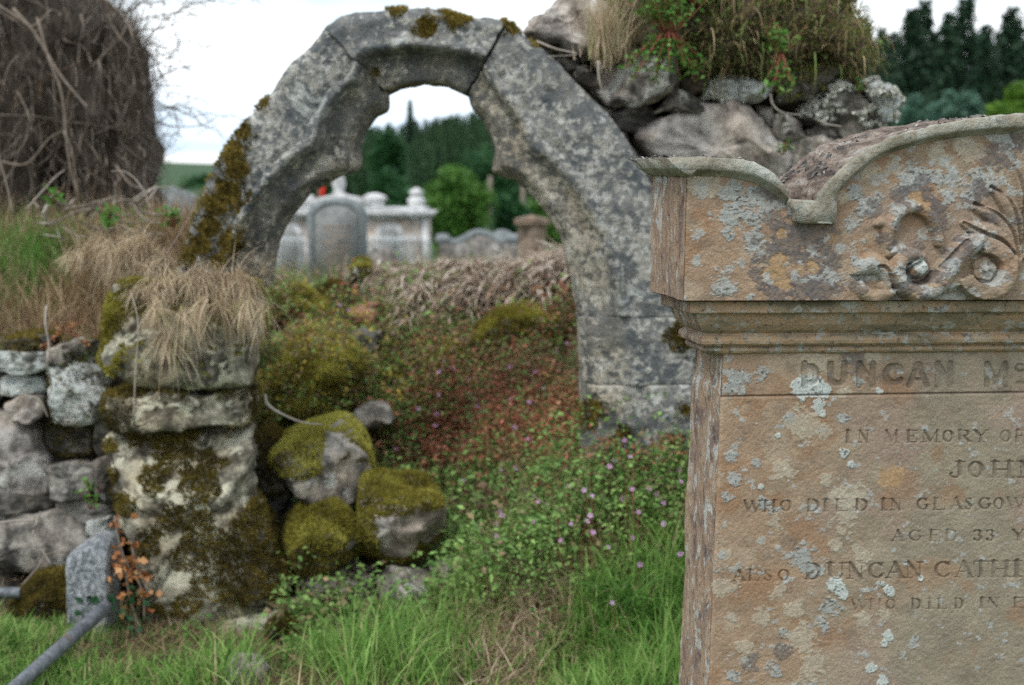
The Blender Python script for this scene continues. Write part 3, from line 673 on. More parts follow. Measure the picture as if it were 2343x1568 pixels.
# body: name band above, inscription panel below
zt_body = float(HL(1700, 806, BY)[1]); xl_t = float(HL(1652, 820, BY)[0]); zl = float(HL(1620, 1568, BY)[1]); xl_b = float(HL(1620, 1568, BY)[0])
slope_l = (xl_b - xl_t) / (zt_body - zl)
zj = float(HL(1700, 907, BY)[1])             # joint under the name band
def body_left(z): return xl_t + slope_l * (zt_body - z)
zbot = .13
def body_relief(u, v, X, Wl):
    xf = np.ones(X.size)
    colr, th = paint(u.ravel(), v.ravel(), Wl, xf)
    h = th.reshape(u.shape).copy(); dirt = np.zeros(u.shape)
    on = X <= XC * 1.35
    for ch, ua, ub, vt, vb, blk in TEXT:
        g_ = (GB if blk else GL)[ch]; H_ = vb - vt
        rowm = np.nonzero(((v > vt - 6) & (v < vb + 6) & (u > ua - 6) & (u < ub + 6) & on).any(1))[0]
        colm = np.nonzero(((v > vt - 6) & (v < vb + 6) & (u > ua - 6) & (u < ub + 6) & on).any(0))[0]
        if not len(rowm) or not len(colm): continue
        sl_ = np.s_[rowm[0]:rowm[-1] + 1, colm[0]:colm[-1] + 1]
        gx_ = (u[sl_] - ua) / H_; gy_ = (vb - v[sl_]) / H_; asp = (ub - ua) / H_
        cut = np.zeros(gx_.shape)
        for s in g_:
            d_, _ = seg_d(gx_, gy_, (s[0] * asp, s[1], s[2] * asp, s[3])); hw = s[4] * (1.3 if not blk else 1.)
            cut = np.maximum(cut, np.clip((hw + .012 - d_) * H_ / (1.6 if blk else 1.9), 0, 1))
        wear = .55 + .45 * sstep(.35, .55, fbm(Wl.reshape(*u.shape, 3)[sl_], 26, 3, 61))
        cut = cut * wear
        h[sl_] = h[sl_] - cut * (.0042 if blk else .0040)
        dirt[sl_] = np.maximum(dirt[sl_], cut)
    # the joint, worn irregular, and the panel standing a little proud below it
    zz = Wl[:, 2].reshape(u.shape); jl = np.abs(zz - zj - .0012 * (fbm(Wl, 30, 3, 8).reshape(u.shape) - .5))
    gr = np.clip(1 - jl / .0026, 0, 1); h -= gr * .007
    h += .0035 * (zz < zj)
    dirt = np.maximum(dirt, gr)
    xl_ = body_left(zz); ed = np.clip((X - xl_) / .006, 0, 1); h -= (1 - ed) ** 2 * .005
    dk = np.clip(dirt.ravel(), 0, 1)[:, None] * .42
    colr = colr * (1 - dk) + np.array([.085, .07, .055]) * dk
    return h, colr
rows = int((zt_body - .42) / STEP)
tz = np.r_[np.linspace(zbot, .5, 30)[:-1], np.linspace(.5, zt_body, rows)]
xs = cols(0, 1)                              # unit columns, remapped per row by the taper
def body_face():
    x0 = body_left(tz)[:, None]; s_ = np.concatenate([np.arange(0, xd - xl_b, STEP), np.linspace(xd - xl_b, WID - 2 * xl_b, 60)])
    s_ = s_ / s_[-1]
    X = x0 + s_[None] * (WID - 2 * x0); Z = np.repeat(tz[:, None], len(s_), 1)
    W0 = HW(np.minimum(X, 2 * XC - X) if False else X, BY, Z); u, v = PX(W0); Wl = np.stack([X, 0 * X + BY, Z], -1).reshape(-1, 3)
    h, colr = body_relief(u, v, X, Wl)
    V = HW(X, BY - h, Z).reshape(-1, 3); idx = np.arange(X.size).reshape(X.shape)
    F = np.stack([idx[:-1, :-1], idx[:-1, 1:], idx[1:, 1:], idx[1:, :-1]], -1).reshape(-1, 4)
    return V, F, colr
V, F, colr = body_face()
mk('inscribed_face', V, F, MT['sand'], stone_root, {'Col': colr}, smooth=True)
# body sides, back and the rough arris
def wavy(V, amp=.004, sc=30, seed=3):
    return V + (np.stack([fbm(V, sc, 4, seed + j * 5, .6) - .5 for j in range(3)], -1)) * amp * 2
yb = BY + .172
def side_sheet(xfun, y0, y1, z0, z1, nz_, ny_, flip=False, step=True):
    zz, yy = np.meshgrid(np.linspace(z0, z1, nz_), np.linspace(y0, y1, ny_), indexing='ij')
    x_ = xfun(zz)
    if step: x_ = x_ + (1 - sstep(zj + .012, zj + .02, zz)) * (-.006 if not flip else .006) * sstep(y0 - .001, y0 + .03, yy); 
    Wd = HW(x_, yy, zz).reshape(-1, 3)
    amp = (np.stack([fbm(np.stack([x_, yy, zz * .25], -1).reshape(-1, 3), 34, 4, 71, .6)], -1) - .5) * .013
    Wd = Wd + amp * (h_ex * (-1 if not flip else 1)) * np.clip(((yy - y0) / .01).ravel(), 0, 1)[:, None]
    idx = np.arange(zz.size).reshape(zz.shape); F = np.stack([idx[:-1, :-1], idx[1:, :-1], idx[1:, 1:], idx[:-1, 1:]], -1).reshape(-1, 4)
    return Wd, (F if not flip else F[:, ::-1])
s1 = side_sheet(body_left, BY + .0005, yb, zbot, zt_body, 260, 34)
s2 = side_sheet(lambda z: WID - body_left(z), BY + .0005, yb, zbot, zt_body, 60, 8, True)
xx, zz = np.meshgrid([0., .5, 1.], np.linspace(zbot, zt_body, 12)); xb = body_left(zz) + xx * (WID - 2 * body_left(zz))
idx = np.arange(36).reshape(12, 3); sb = (HW(xb, yb, zz).reshape(-1, 3), np.stack([idx[:-1, :-1], idx[1:, :-1], idx[1:, 1:], idx[:-1, 1:]], -1).reshape(-1, 4))
V, F = join([s1, s2, sb]); mk('slab', V, F, MT['sandside'], stone_root)
# plinth under the slab
V, F = box((-.06, BY - .06, -.05), (WID + .06, yb + .06, .135), .012)
mk('plinth', wavy(HW(V[:, 0], V[:, 1], V[:, 2]), .003), F, MT['sandside'], stone_root)
# mouldings between slab and attic: rectangle rings (inset from the attic, height)
def hz(v, off): return float(HL(1700, v, off)[1])
rings = [(.0735, hz(812, .07)), (.065, hz(807, .065)), (.0625, hz(803, .063)), (.0625, hz(798, .063)), (.066, hz(794, .064)), (.0655, hz(792, .064)), (.056, hz(791, .056)), (.0515, hz(787, .053)), (.0500, hz(780, .053)),
         (.0520, hz(772, .053)), (.0570, hz(767, .056)), (.0600, hz(766, .06)), (.060, hz(763, .06)), (.0515, hz(756, .05)), (.0435, hz(744, .044)), (.0375, hz(730, .038)), (.0345, hz(718, .035)), (.0200, hz(717, .02)), (.0185, hz(715, .019)), (.0185, hz(694, .019)), (.0185, hz(690.5, .019)), (.0015, hz(690, .001))]
xs2 = np.concatenate([np.arange(0, .74, .006) / .74 * .6, np.linspace(.61, 1, 20)])
V, F = [], []
ring_n = 2 * len(xs2) + 2 * 14
for i_, z_ in rings:
    x0, x1, y0, y1 = i_, WID - i_, i_, TK - i_ * .55
    fx = x0 + (x1 - x0) * xs2; sy = np.linspace(y0, y1, 15)[1:]
    ring = [(x_, y0) for x_ in fx] + [(x1, y_) for y_ in sy] + [(x_, y1) for x_ in fx[::-1][1:]] + [(x0, y_) for y_ in sy[::-1][1:-1]]
    V += [(a_, b_, z_) for a_, b_ in ring]
n_ = len(V) // len(rings); V = np.array(V)
for k in range(len(rings) - 1):
    for j in range(n_): F.append([k * n_ + j, k * n_ + (j + 1) % n_, (k + 1) * n_ + (j + 1) % n_, (k + 1) * n_ + j])
Vw = wavy(HW(V[:, 0], V[:, 1], V[:, 2]), .0012, 55)
cut_ = len(xs2)
mi = [0 if ((f[0] % n_) < cut_ - 1) else 1 for f in F]
o = mk('cornice_moulding', Vw, F, None, stone_root, smooth=False, mats=[MT['sandmould'], MT['sandside']], midx=mi)

# attic face with the carving
def topz(x):
    x = np.minimum(np.asarray(x, float), 2 * XC - np.asarray(x, float))
    pts = [(1500, 398), (1563, 400), (1660, 402), (1720, 414), (1768, 440), (1805, 474), (1826, 506), (1900, 510), (1908, 478), (1914, 452), (1924, 430), (1948, 404), (1995, 368), (2060, 338), (2131, 318), (2260, 302), (2405, 298)]
    L_ = np.array([HL(a, b) for a, b in pts]); return np.interp(x, L_[:, 0], L_[:, 1])
def zz4(x, y): return 1905.6 + x * .27, 290.4 + y * .27
def tubes_h(u, v, pts, hw, ht, n=40):
    """rounded raised band along a curve (carving px)"""
    c_ = curve([zz4(*q[:2]) for q in pts], n); w_ = np.interp(np.linspace(0, 1, n), np.linspace(0, 1, len(pts)), [q[2] if len(q) > 2 else hw for q in pts]) * .27
    mnx, mxx = c_[:, 0].min() - w_.max() - 3, c_[:, 0].max() + w_.max() + 3; mny, mxy = c_[:, 1].min() - w_.max() - 3, c_[:, 1].max() + w_.max() + 3
    out_ = np.zeros(len(u)); m_ = np.nonzero((u > mnx) & (u < mxx) & (v > mny) & (v < mxy))[0]
    for k in range(n - 1):
        d_, t_ = seg_d(u[m_], v[m_], (*c_[k], *c_[k + 1])); w2 = w_[k] + (w_[k + 1] - w_[k]) * t_
        out_[m_] = np.maximum(out_[m_], np.sqrt(np.clip(1 - (d_ / w2) ** 2, 0, 1)) ** .8 * np.minimum(1, w2 / (hw * .27) + .2))
    return out_ * ht
def groove(u, v, pts, hw, dp):
    return -tubes_h(u, v, pts, hw, dp)
def attic_relief(u, v, X, Wl):
    sh = u.shape; u1, v1 = u.ravel(), v.ravel()
    xf = np.clip((u1 - 1700) / 700, .12, .45)
    colr, th = paint(u1, v1, Wl, xf)
    A = np.zeros(len(u1))
    def mxm(x): np.maximum(A, x, out=A)
    mxm(tubes_h(u1, v1, [(455, 1010, 38), (462, 880, 42), (500, 780, 50), (560, 715, 55), (650, 680, 55), (740, 705, 55), (815, 770, 58), (860, 860, 55), (885, 985, 40)], 55, .013))
    mxm(tubes_h(u1, v1, [(365, 825, 30), (400, 812, 40), (435, 840, 38), (430, 900, 32), (435, 1000, 30), (440, 1080, 30)], 40, .009))
    mxm(tubes_h(u1, v1, [(160, 1240, 20), (240, 1190, 70), (330, 1160, 95), (420, 1200, 80), (455, 1290, 60), (440, 1370, 40)], 90, .013))
    mxm(tubes_h(u1, v1, [(230, 1330, 30), (260, 1400, 60), (330, 1440, 65), (410, 1425, 60), (480, 1400, 45)], 60, .011))
    mxm(tubes_h(u1, v1, [(405, 1350, 45), (408, 1352, 45)], 45, .008))
    mxm(tubes_h(u1, v1, [(1225, 955, 70), (1150, 990, 85), (1040, 1080, 95), (960, 1190, 95), (890, 1300, 90), (790, 1390, 80), (670, 1400, 78), (570, 1340, 75), (520, 1240, 75), (545, 1130, 68), (640, 1085, 60), (730, 1100, 50)], 95, .019, 60))
    mxm(tubes_h(u1, v1, [(700, 1195, 85), (705, 1200, 85)], 85, .017))
    mxm(tubes_h(u1, v1, [(455, 1085, 30), (510, 1050, 45), (600, 1050, 40), (680, 1060, 30)], 45, .010))
    # big volute with a rosette
    cu, cv = zz4(1263, 1200); r = np.hypot(u1 - cu, v1 - cv) / .27; an = np.arctan2(v1 - cv, u1 - cu)
    ring = np.clip((268 - r) / 12, 0, 1) * np.clip((r - 122) / 8, 0, 1)
    keep = 1 - sstep(-2.55, -2.75, an) * 0
    sec = ~((an < -1.75) | (an > 2.75))
    mxm(ring * np.where(sec, .012 + .005 * np.sqrt(np.clip(1 - ((r - 195) / 85) ** 2, 0, 1)), 0.))
    pet = np.clip((108 + 7 * np.cos(5 * an + .6) - r) / 14, 0, 1) * (.007 + .003 * np.abs(np.cos(2.5 * an + .3)) ** .5)
    A = np.where(r < 124, pet - .003, A); A = np.maximum(A, np.where(r < 26, .011, -1.))
    mxm(tubes_h(u1, v1, [(930, 1390, 25), (985, 1330, 45), (1050, 1310, 50), (1120, 1350, 50), (1180, 1400, 40)], 50, .012))
    # plume leaves: one overlapping blade after another
    for pts in ([(1095, 815, 25), (1200, 870, 60), (1330, 890, 85), (1440, 950, 90), (1510, 1060, 80), (1535, 1160, 50)],
                [(1190, 690, 25), (1330, 750, 65), (1430, 850, 75), (1510, 980, 60), (1555, 1090, 35)],
                [(1340, 540, 22), (1450, 640, 65), (1530, 790, 75), (1575, 950, 60), (1580, 1080, 35)],
                [(1545, 350, 22), (1600, 500, 60), (1650, 700, 70), (1660, 900, 60), (1600, 1090, 35)],
                [(1760, 300, 25), (1760, 500, 60), (1750, 700, 70), (1720, 900, 60), (1640, 1090, 35)]):
        mxm(tubes_h(u1, v1, pts, 80, .011))
    G = np.zeros(len(u1))
    for pts in ([(1540, 340), (1580, 480), (1605, 700), (1590, 1060)], [(1340, 510), (1460, 600), (1530, 760), (1575, 1000)], [(1200, 650), (1400, 760), (1500, 900), (1550, 1100)], [(1100, 815), (1240, 895), (1400, 960), (1510, 1080)],
                [(880, 1190), (930, 1130), (1010, 1040), (1100, 960)], [(360, 1180), (420, 1190), (470, 1280), (500, 1370)], [(610, 1240), (650, 1180), (700, 1150)], [(590, 1290), (660, 1330), (760, 1310), (840, 1230)]):
        G = np.minimum(G, groove(u1, v1, pts, 17, .006))
    nz_ = fbm(Wl, 55, 4, 91) - .5
    h = A * 1.45 * (1 + .10 * nz_ * 2) + G * 1.3 + th + nz_ * .002 * (A > .002)
    dk = np.clip(-G / .006, 0, 1)[:, None] * .5; colr = colr * (1 - dk) + np.array([.07, .055, .045]) * dk
    edge = np.clip(X.ravel() / .005, 0, 1); h = h - (1 - edge) ** 2 * .004
    return h.reshape(sh), colr
xa = cols(0.0, WID)
V, F, colr = grid_face(xa, lambda x: (0 * x + ZB, topz(x)), 235, 0., attic_relief)
mk('carved_face', V, F, MT['sand'], stone_root, {'Col': colr})
# attic sides, back, underside
zs_ = float(topz(.0)) + .012
s1 = side_sheet(lambda z: 0 * z, .0005, TK, ZB, zs_, 80, 34, step=False)
s2 = side_sheet(lambda z: 0 * z + WID, .0005, TK, ZB, zs_, 20, 6, True, step=False)
xbk = np.linspace(0, WID, 120); zz = np.stack([0 * xbk + ZB, topz(xbk)]); idx = np.arange(240).reshape(2, 120)
sb = (HW(np.stack([xbk, xbk]), TK, zz).reshape(-1, 3), np.stack([idx[:-1, :-1], idx[1:, :-1], idx[1:, 1:], idx[:-1, 1:]], -1).reshape(-1, 4))
sbt = (HW(np.array([.002, WID - .002, WID - .002, .002]), np.array([.002, .002, TK, TK]), ZB + .0002), [[0, 3, 2, 1]])
V, F = join([s1, s2, sb, sbt]); mk('attic_block', V, F, MT['sandside'], stone_root)

# cap mouldings: a section swept along the traced top edge (inner line -> outer line)
def cap(name, inner, outer, y_top, n=90, mirror=True, ends=True, blocky=False):
    ci = curve(inner, n); co_ = curve(outer, n)
    li = np.stack(HL(ci[:, 0], ci[:, 1]), -1); lo_ = np.stack(HL(co_[:, 0], co_[:, 1], -.024), -1)
    sec = [(0, .004), (.0, -.001), (.06, -.003), (.14, -.007), (.22, -.013), (.28, -.019), (.34, -.0235), (.42, -.026), (.95, -.026), (1., -.023), (1.006, -.012), (1.0, .03)] + [(1.0 - .004 * k, .03 + (y_top - .03) * k / 8) for k in range(1, 9)] + [(.5, y_top + .012), (0, y_top)]
    V = []
    for w_, y_ in sec:
        p_ = li + (lo_ - li) * w_; V.append(HW(p_[:, 0], y_ + 0 * p_[:, 0], p_[:, 1]))
    mm = len(sec); V = np.stack(V, 1)                      # n, mm, 3
    loc_ = V.reshape(-1, 3)
    rough_ = np.where(np.arange(mm) >= 10, .0065, .0014)
    dsp = (np.stack([fbm(loc_ * [1, .6, 1], 42, 5, 31 + 9 * j, .62) - .5 for j in range(3)], -1) * 2).reshape(n, mm, 3) * rough_[None, :, None]
    V = V + dsp; F, mi = [], []
    for k in range(n - 1):
        for j in range(mm - 1):
            F.append([k * mm + j, (k + 1) * mm + j, (k + 1) * mm + j + 1, k * mm + j + 1]); mi.append(1 if j >= 10 else 0)
    F += [[j for j in range(mm)], [(n - 1) * mm + j for j in range(mm)][::-1]]; mi += [0, 0]
    V = V.reshape(-1, 3)
    mk(name, V, F, None, stone_root, mats=[MT['sandcap'], MT['sandtop']], midx=mi)
    if mirror:
        dx = (V - h_O) @ h_ex; V2 = V + (2 * (XC - dx))[:, None] * h_ex
        mk(name, V2, [f[::-1] for f in F], None, stone_root, mats=[MT['sandcap'], MT['sandtop']], midx=mi)
    return V.reshape(n, mm, 3)
capA = cap('shoulder_cap', [(1561, 404), (1575, 404), (1610, 404), (1660, 406), (1720, 418), (1768, 443), (1798, 472)],
    [(1524, 362), (1550, 361), (1595, 361), (1655, 362), (1715, 370), (1765, 393), (1794, 422)], TK)
# the return of the shoulder cap along the left side
ys = np.linspace(-.024, TK, 40); prof = [(.002, 404), (-.004, 402), (-.012, 396), (-.020, 391), (-.026, 388), (-.0285, 384), (-.0285, 365), (-.026, 362), (.03, 361)]
V = np.stack([HW(-(-p_[0]) + 0 * ys, ys, hz(p_[1], 0.) + 0 * ys) for p_ in prof], 1)
V = V + (np.stack([fbm(V.reshape(-1, 3), 40, 4, 13 + 7 * j, .6) - .5 for j in range(3)], -1) * .004).reshape(V.shape)
mm = len(prof); F = [[k * mm + j, k * mm + j + 1, (k + 1) * mm + j + 1, (k + 1) * mm + j] for k in range(39) for j in range(mm - 1)]
F += [[j for j in range(mm)][::-1], [39 * mm + j for j in range(mm)]]
mk('side_cap', V.reshape(-1, 3), F, MT['sandcap'], stone_root)
capB = cap('arch_cap', [(1910, 512), (1912, 480), (1914, 460), (1920, 441), (1937, 420), (1966, 395), (2004, 366), (2060, 343), (2131, 324), (2230, 311), (2343, 305.5), (2408, 304)],
    [(1868, 512), (1870, 480), (1876, 450), (1888, 426), (1910, 404), (1952, 366), (2004, 331), (2060, 309), (2131, 289), (2230, 271), (2343, 260.5), (2408, 259)], TK + .03, 130)
# square foot of the arch moulding
l0 = HL(1821, 474, -.02); l1 = HL(1912, 513, -.02)
V, F = box((l0[0], -.026, l1[1]), (l1[0] - .002, TK * .9, l0[1] + .012), .004)
V[[0, 3], 0] += .010
mk('arch_foot', wavy(HW(V[:, 0], V[:, 1], V[:, 2]), .0015, 50), F, MT['sandcap'], stone_root)
# flaking crust and crumbs on the weathered top
pts, nr = [], []
for q in (capA, capB):
    t_ = q[:, 10:20]; k_ = rng.integers(0, t_.shape[0] - 1, 520); j_ = rng.integers(0, 9, 520)
    a_ = rng.random((520, 1)); b_ = rng.random((520, 1))
    p_ = t_[k_, j_] * (1 - a_) * (1 - b_) + t_[k_ + 1, j_] * a_ * (1 - b_) + t_[k_, j_ + 1] * (1 - a_) * b_ + t_[k_ + 1, j_ + 1] * a_ * b_
    e1 = t_[k_ + 1, j_] - t_[k_, j_]; e2 = t_[k_, j_ + 1] - t_[k_, j_]; n_ = np.cross(e1, e2); n_ /= np.linalg.norm(n_, axis=1)[:, None] + 1e-9
    n_ *= np.sign(n_[:, 2:3] + 1e-6); s_ = fbm(p_, 13, 3, 4) > .53
    pts.append(p_[s_]); nr.append(n_[s_])
pts = np.concatenate(pts); nr = np.concatenate(nr); N = len(pts)
sz = rng.uniform(.002, .006, N) * rng.choice([.5, 1, 1.6], N); V = []
tan = np.cross(nr, rng.normal(0, 1, (N, 3))); tan /= np.linalg.norm(tan, axis=1)[:, None]; bt = np.cross(nr, tan)
for k in range(5):
    a_ = 2 * pi * k / 5 + rng.normal(0, .3, N); V.append(pts + (tan * np.cos(a_)[:, None] + bt * np.sin(a_)[:, None]) * (sz * rng.uniform(.6, 1.2, N))[:, None] + nr * rng.uniform(-.002, .004, N)[:, None])
V.append(pts + nr * (sz * rng.uniform(.4, .9, N))[:, None]); V = np.stack(V, 1).reshape(-1, 3)
o6 = (np.arange(N) * 6)[:, None]; F = np.concatenate([o6 + np.array([[k, (k + 1) % 5, 5]]) for k in range(5)], 0)
MT['crust'] = leafm('lichen_crust', [(0, (.02, .02, .02)), (.6, (.07, .065, .06)), (.88, (.2, .18, .16)), (1, (.4, .39, .36))], 0.)
mk('flaking_crust', V, F, MT['crust'], stone_root, {'rnd': rep(rng.random(N), 6)}, smooth=False)

# ------------------------------------------------------------------ the cusped stone arch
AD = 4.98
def densify(p, n):
    p = np.asarray(p, float); s = np.r_[0, np.cumsum(np.hypot(*np.diff(p, axis=0).T))]
    t = np.linspace(0, s[-1], n); return np.stack([np.interp(t, s, p[:, 0]), np.interp(t, s, p[:, 1])], -1)
def pair(inner, outer, n): return densify(inner, n), densify(outer, n)
MOSSY = [(555, 300, 26), (600, 235, 18), (530, 345, 36), (540, 390, 34), (520, 440, 42), (490, 470, 40), (480, 520, 34), (520, 560, 34), (460, 560, 30), (500, 600, 26), (430, 590, 30), (1045, 42, 26), (975, 60, 26), (1170, 60, 22), (860, 165, 10), (905, 22, 16), (1225, 92, 14),
         (1560, 770, 34), (1362, 935, 24), (1350, 965, 18), (1425, 992, 22), (1570, 935, 18), (1400, 1010, 16), (1535, 1005, 18)]
def voussoir(name, inner, outer, T, prof, mat, parent, n=64, mcols=22, seed=0, amp=.010, ridge=True):
    I, O = pair(inner, outer, n)
    ws = np.linspace(0, 1, mcols)
    rows_ = []
    for w_ in ws: rows_.append(P(I[:, 0] + (O[:, 0] - I[:, 0]) * w_, I[:, 1] + (O[:, 1] - I[:, 1]) * w_, AD) + np.array([0, 1., 0]) * np.interp(w_, [q[0] for q in prof], [q[1] for q in prof]))
    bi, bo = P(I[:, 0], I[:, 1], AD), P(O[:, 0], O[:, 1], AD)
    f0, f1 = rows_[0].copy(), rows_[-1].copy()
    yi, yo = prof[0][1], prof[-1][1]
    for t in (.12, .35, .65, .9, 1.): rows_.append(bo + np.array([0, yo + (T - yo) * t, 0]))
    for t in (.7, .3, 0.): rows_.append(bi + (bo - bi) * t + np.array([0, T, 0]))
    for t in (.75, .5, .25, .08): rows_.append(bi + np.array([0, yi + (T - yi) * t, 0]))
    V = np.stack(rows_, 1); mm = V.shape[1]
    # close the two ends with inset caps
    F = [[k * mm + j, (k + 1) * mm + j, (k + 1) * mm + (j + 1) % mm, k * mm + (j + 1) % mm] for k in range(n - 1) for j in range(mm)]
    F += [[j for j in range(mm)], [(n - 1) * mm + j for j in range(mm)][::-1]]
    V = V.reshape(-1, 3)
    D = np.stack([fbm(V, 8, 6, 1 + 13 * j, .58) - .5 for j in range(3)], -1)
    pit = np.abs(fbm(V, 26, 4, 71, .6) - .5)
    V = V + D * amp * 2.6; V[:, 1] += pit * .024
    u, v = PX(V); mo = np.zeros(len(V))
    for a, b, r_ in MOSSY: mo = np.maximum(mo, 1.3 - np.hypot(u - a, v - b) / (r_ * 1.2))
    mo = np.clip(mo, 0, 1)
    hl = np.zeros((n, mm)); hl[:, :mcols] = (1 - sstep(.30, .42, ws))[None]; hl[:, mcols + 5:] = 1.
    o = mk(name, V, F, mat, parent, {'moss': mo, 'hollow': hl.ravel()})
    cond = lambda p, q: (np.array([max(1.05 - np.hypot(*(np.array(PX(pp)) - (a, b))) / (r_ * 1.1) for a, b, r_ in MOSSY) for pp in p]) + (fbm(p, 26, 3, 3) - .5) * 1.6 > -.02) & (q[:, 1] < .5)
    if (mo > .2).any(): mosson('moss', V, F, 44000, MT['mossdark'], parent, cond, .015, .007, .1, 1.2)
    return V, F
arch = thing('ruined_arch', P(950, 1100, AD), 'ruined cusped stone arch, mottled grey with moss on its left shoulder, framing the far graves', 'arch')
cham = [(0, .12), (.07, .10), (.10, .06), (.26, .075), (.34, .05), (.385, .0), (.43, -.022), (.49, -.006), (.52, .012), (.56, .0), (.75, .002), (.93, .0), (1, .02)]
cham2 = [(0, .09), (.06, .07), (.1, .035), (.24, .048), (.32, .024), (.36, -.008), (.42, -.014), (.47, .006), (.52, .0), (.8, .0), (.94, .002), (1, .02)]
voussoir('springer_stone', [(598, 660), (604, 610), (612, 560), (640, 500), (695, 440), (752, 406), (803, 391), (813, 374), (809, 337), (822, 297), (848, 262), (876, 247), (880, 233), (878, 207)],
         [(385, 660), (408, 595), (425, 545), (445, 482), (470, 420), (497, 368), (530, 312), (560, 277), (590, 240), (622, 203), (648, 160), (662, 142), (705, 112), (742, 62)], .27, cham, MT['arch'], arch, 110, 26, 1)
voussoir('crown_stone', [(878, 206), (905, 193), (960, 184), (1020, 190), (1064, 211)], [(743, 61), (775, 36), (800, 28), (860, 22), (905, 17), (955, 17), (1020, 24), (1080, 37), (1120, 38), (1160, 46)], .26, [(0, .08), (.06, .06), (.3, .07), (.40, .05), (.44, -.006), (.50, -.03), (.58, -.012), (.9, -.01), (1, .015)], MT['arch3'], arch, 70, 24, 5)
voussoir('cusped_stone', [(1069, 213), (1076, 238), (1100, 270), (1120, 305), (1133, 340), (1127, 370), (1126, 396), (1147, 405), (1185, 417), (1222, 452), (1262, 502), (1287, 550), (1300, 600), (1312, 660), (1325, 728)],
         [(1166, 48), (1200, 83), (1240, 115), (1275, 145), (1310, 180), (1340, 210), (1370, 240), (1400, 272), (1430, 312), (1460, 356), (1490, 410), (1520, 480), (1550, 560), (1572, 640), (1588, 728)], .28, cham2, MT['arch2'], arch, 110, 26, 9)
voussoir('jamb_stone', [(1326, 729), (1330, 780), (1331, 830), (1334, 881)], [(1592, 729), (1597, 780), (1598, 830), (1600, 881)], .3, [(0, .05), (.05, .02), (.1, 0), (.35, .006), (.42, .0), (.95, 0), (1, .03)], MT['arch2'], arch, 40, 24, 14)
voussoir('base_stone', [(1334, 882), (1336, 950), (1330, 1010), (1332, 1090), (1335, 1430)], [(1600, 882), (1602, 950), (1604, 1020), (1604, 1090), (1606, 1430)], .3, [(0, .05), (.05, .015), (.1, 0), (.5, .008), (.56, .0), (.95, 0), (1, .03)], MT['arch4'], arch, 60, 24, 19)

# left pier of the arch
def rockpart(name, poly, d, T, mat, parent, label=None, grow=1., **k):
    poly = np.asarray(poly, float); poly = poly.mean(0) + (poly - poly.mean(0)) * grow
    V, F = rock(poly, d, T, **k); o = mk(name, V, F, MT[mat], parent)
    if label: o['label'] = label
    return V, F
upper = [(262, 655), (330, 648), (470, 640), (588, 648), (600, 680), (588, 740), (582, 800), (578, 880), (480, 888), (350, 882), (244, 884), (238, 830), (244, 770), (252, 700)]
middle = [(244, 890), (350, 886), (480, 892), (578, 884), (582, 925), (572, 964), (470, 974), (350, 972), (250, 974), (240, 930)]
lower = [(240, 985), (330, 982), (460, 980), (574, 978), (578, 1060), (580, 1130), (602, 1190), (628, 1245), (650, 1300), (645, 1375), (560, 1410), (430, 1450), (345, 1470), (330, 1300), (318, 1230), (288, 1190), (268, 1110), (256, 1060)]
V, F = rockpart('pier_stone', upper, 4.98, .42, 'pier', arch, p=9, amp=.018, seed=3, n=120, fsc=8, facets=4, front=.3)
mosson('moss', V, F, 90000, MT['moss'], arch, lambda p, q: ((p[:, 0] < P(316, 800, 4.98)[0] + .10 * (fbm(p, 9, 3, 2) - .5)) | (q[:, 2] > .5)) & (fbm(p, 13, 3, 8) > .38), .016, .007, .15, 1.)
V, F = rockpart('pier_stone', middle, 4.985, .42, 'pier', arch, p=12, amp=.016, seed=13, n=120, fsc=9, facets=5, front=.26)
mosson('moss', V, F, 14000, MT['mossdark'], arch, lambda p, q: fbm(p, 11, 4, 28) + .1 * sstep(-1.1, -1.25, p[:, 0]) > .50, .016, .007, .1, 1.)
V, F = rockpart('pier_base', lower, 4.97, .46, 'pier', arch, p=7, amp=.026, seed=23, n=150, fsc=7, facets=3, front=.3)
PM = [(400, 1045, 55), (345, 1090, 40), (450, 1105, 60), (280, 1150, 25), (560, 1215, 60), (520, 1280, 95), (600, 1270, 65), (450, 1225, 60), (395, 1190, 45), (310, 1005, 36), (420, 990, 36), (540, 1330, 70), (430, 1385, 30), (620, 1340, 45), (252, 1020, 20), (264, 1085, 16), (330, 1250, 30), (360, 1400, 26)]
def pmoss(p, q):
    u, v = PX(p); e = np.max([1.15 - np.hypot(u - a, v - b) / (r_ * 1.1) for a, b, r_ in PM], 0); return e + (fbm(p, 12, 5, 18, .62) - .5) * 2.6 > .30
mosson('moss', V, F, 90000, MT['mossdark'], arch, pmoss, .017, .007, .2, 1.15)
rockpart('pier_footing', [(330, 1455), (420, 1435), (560, 1398), (700, 1375), (740, 1400), (700, 1440), (560, 1465), (380, 1500)], 4.9, .3, 'pier', arch, p=5, seed=31)

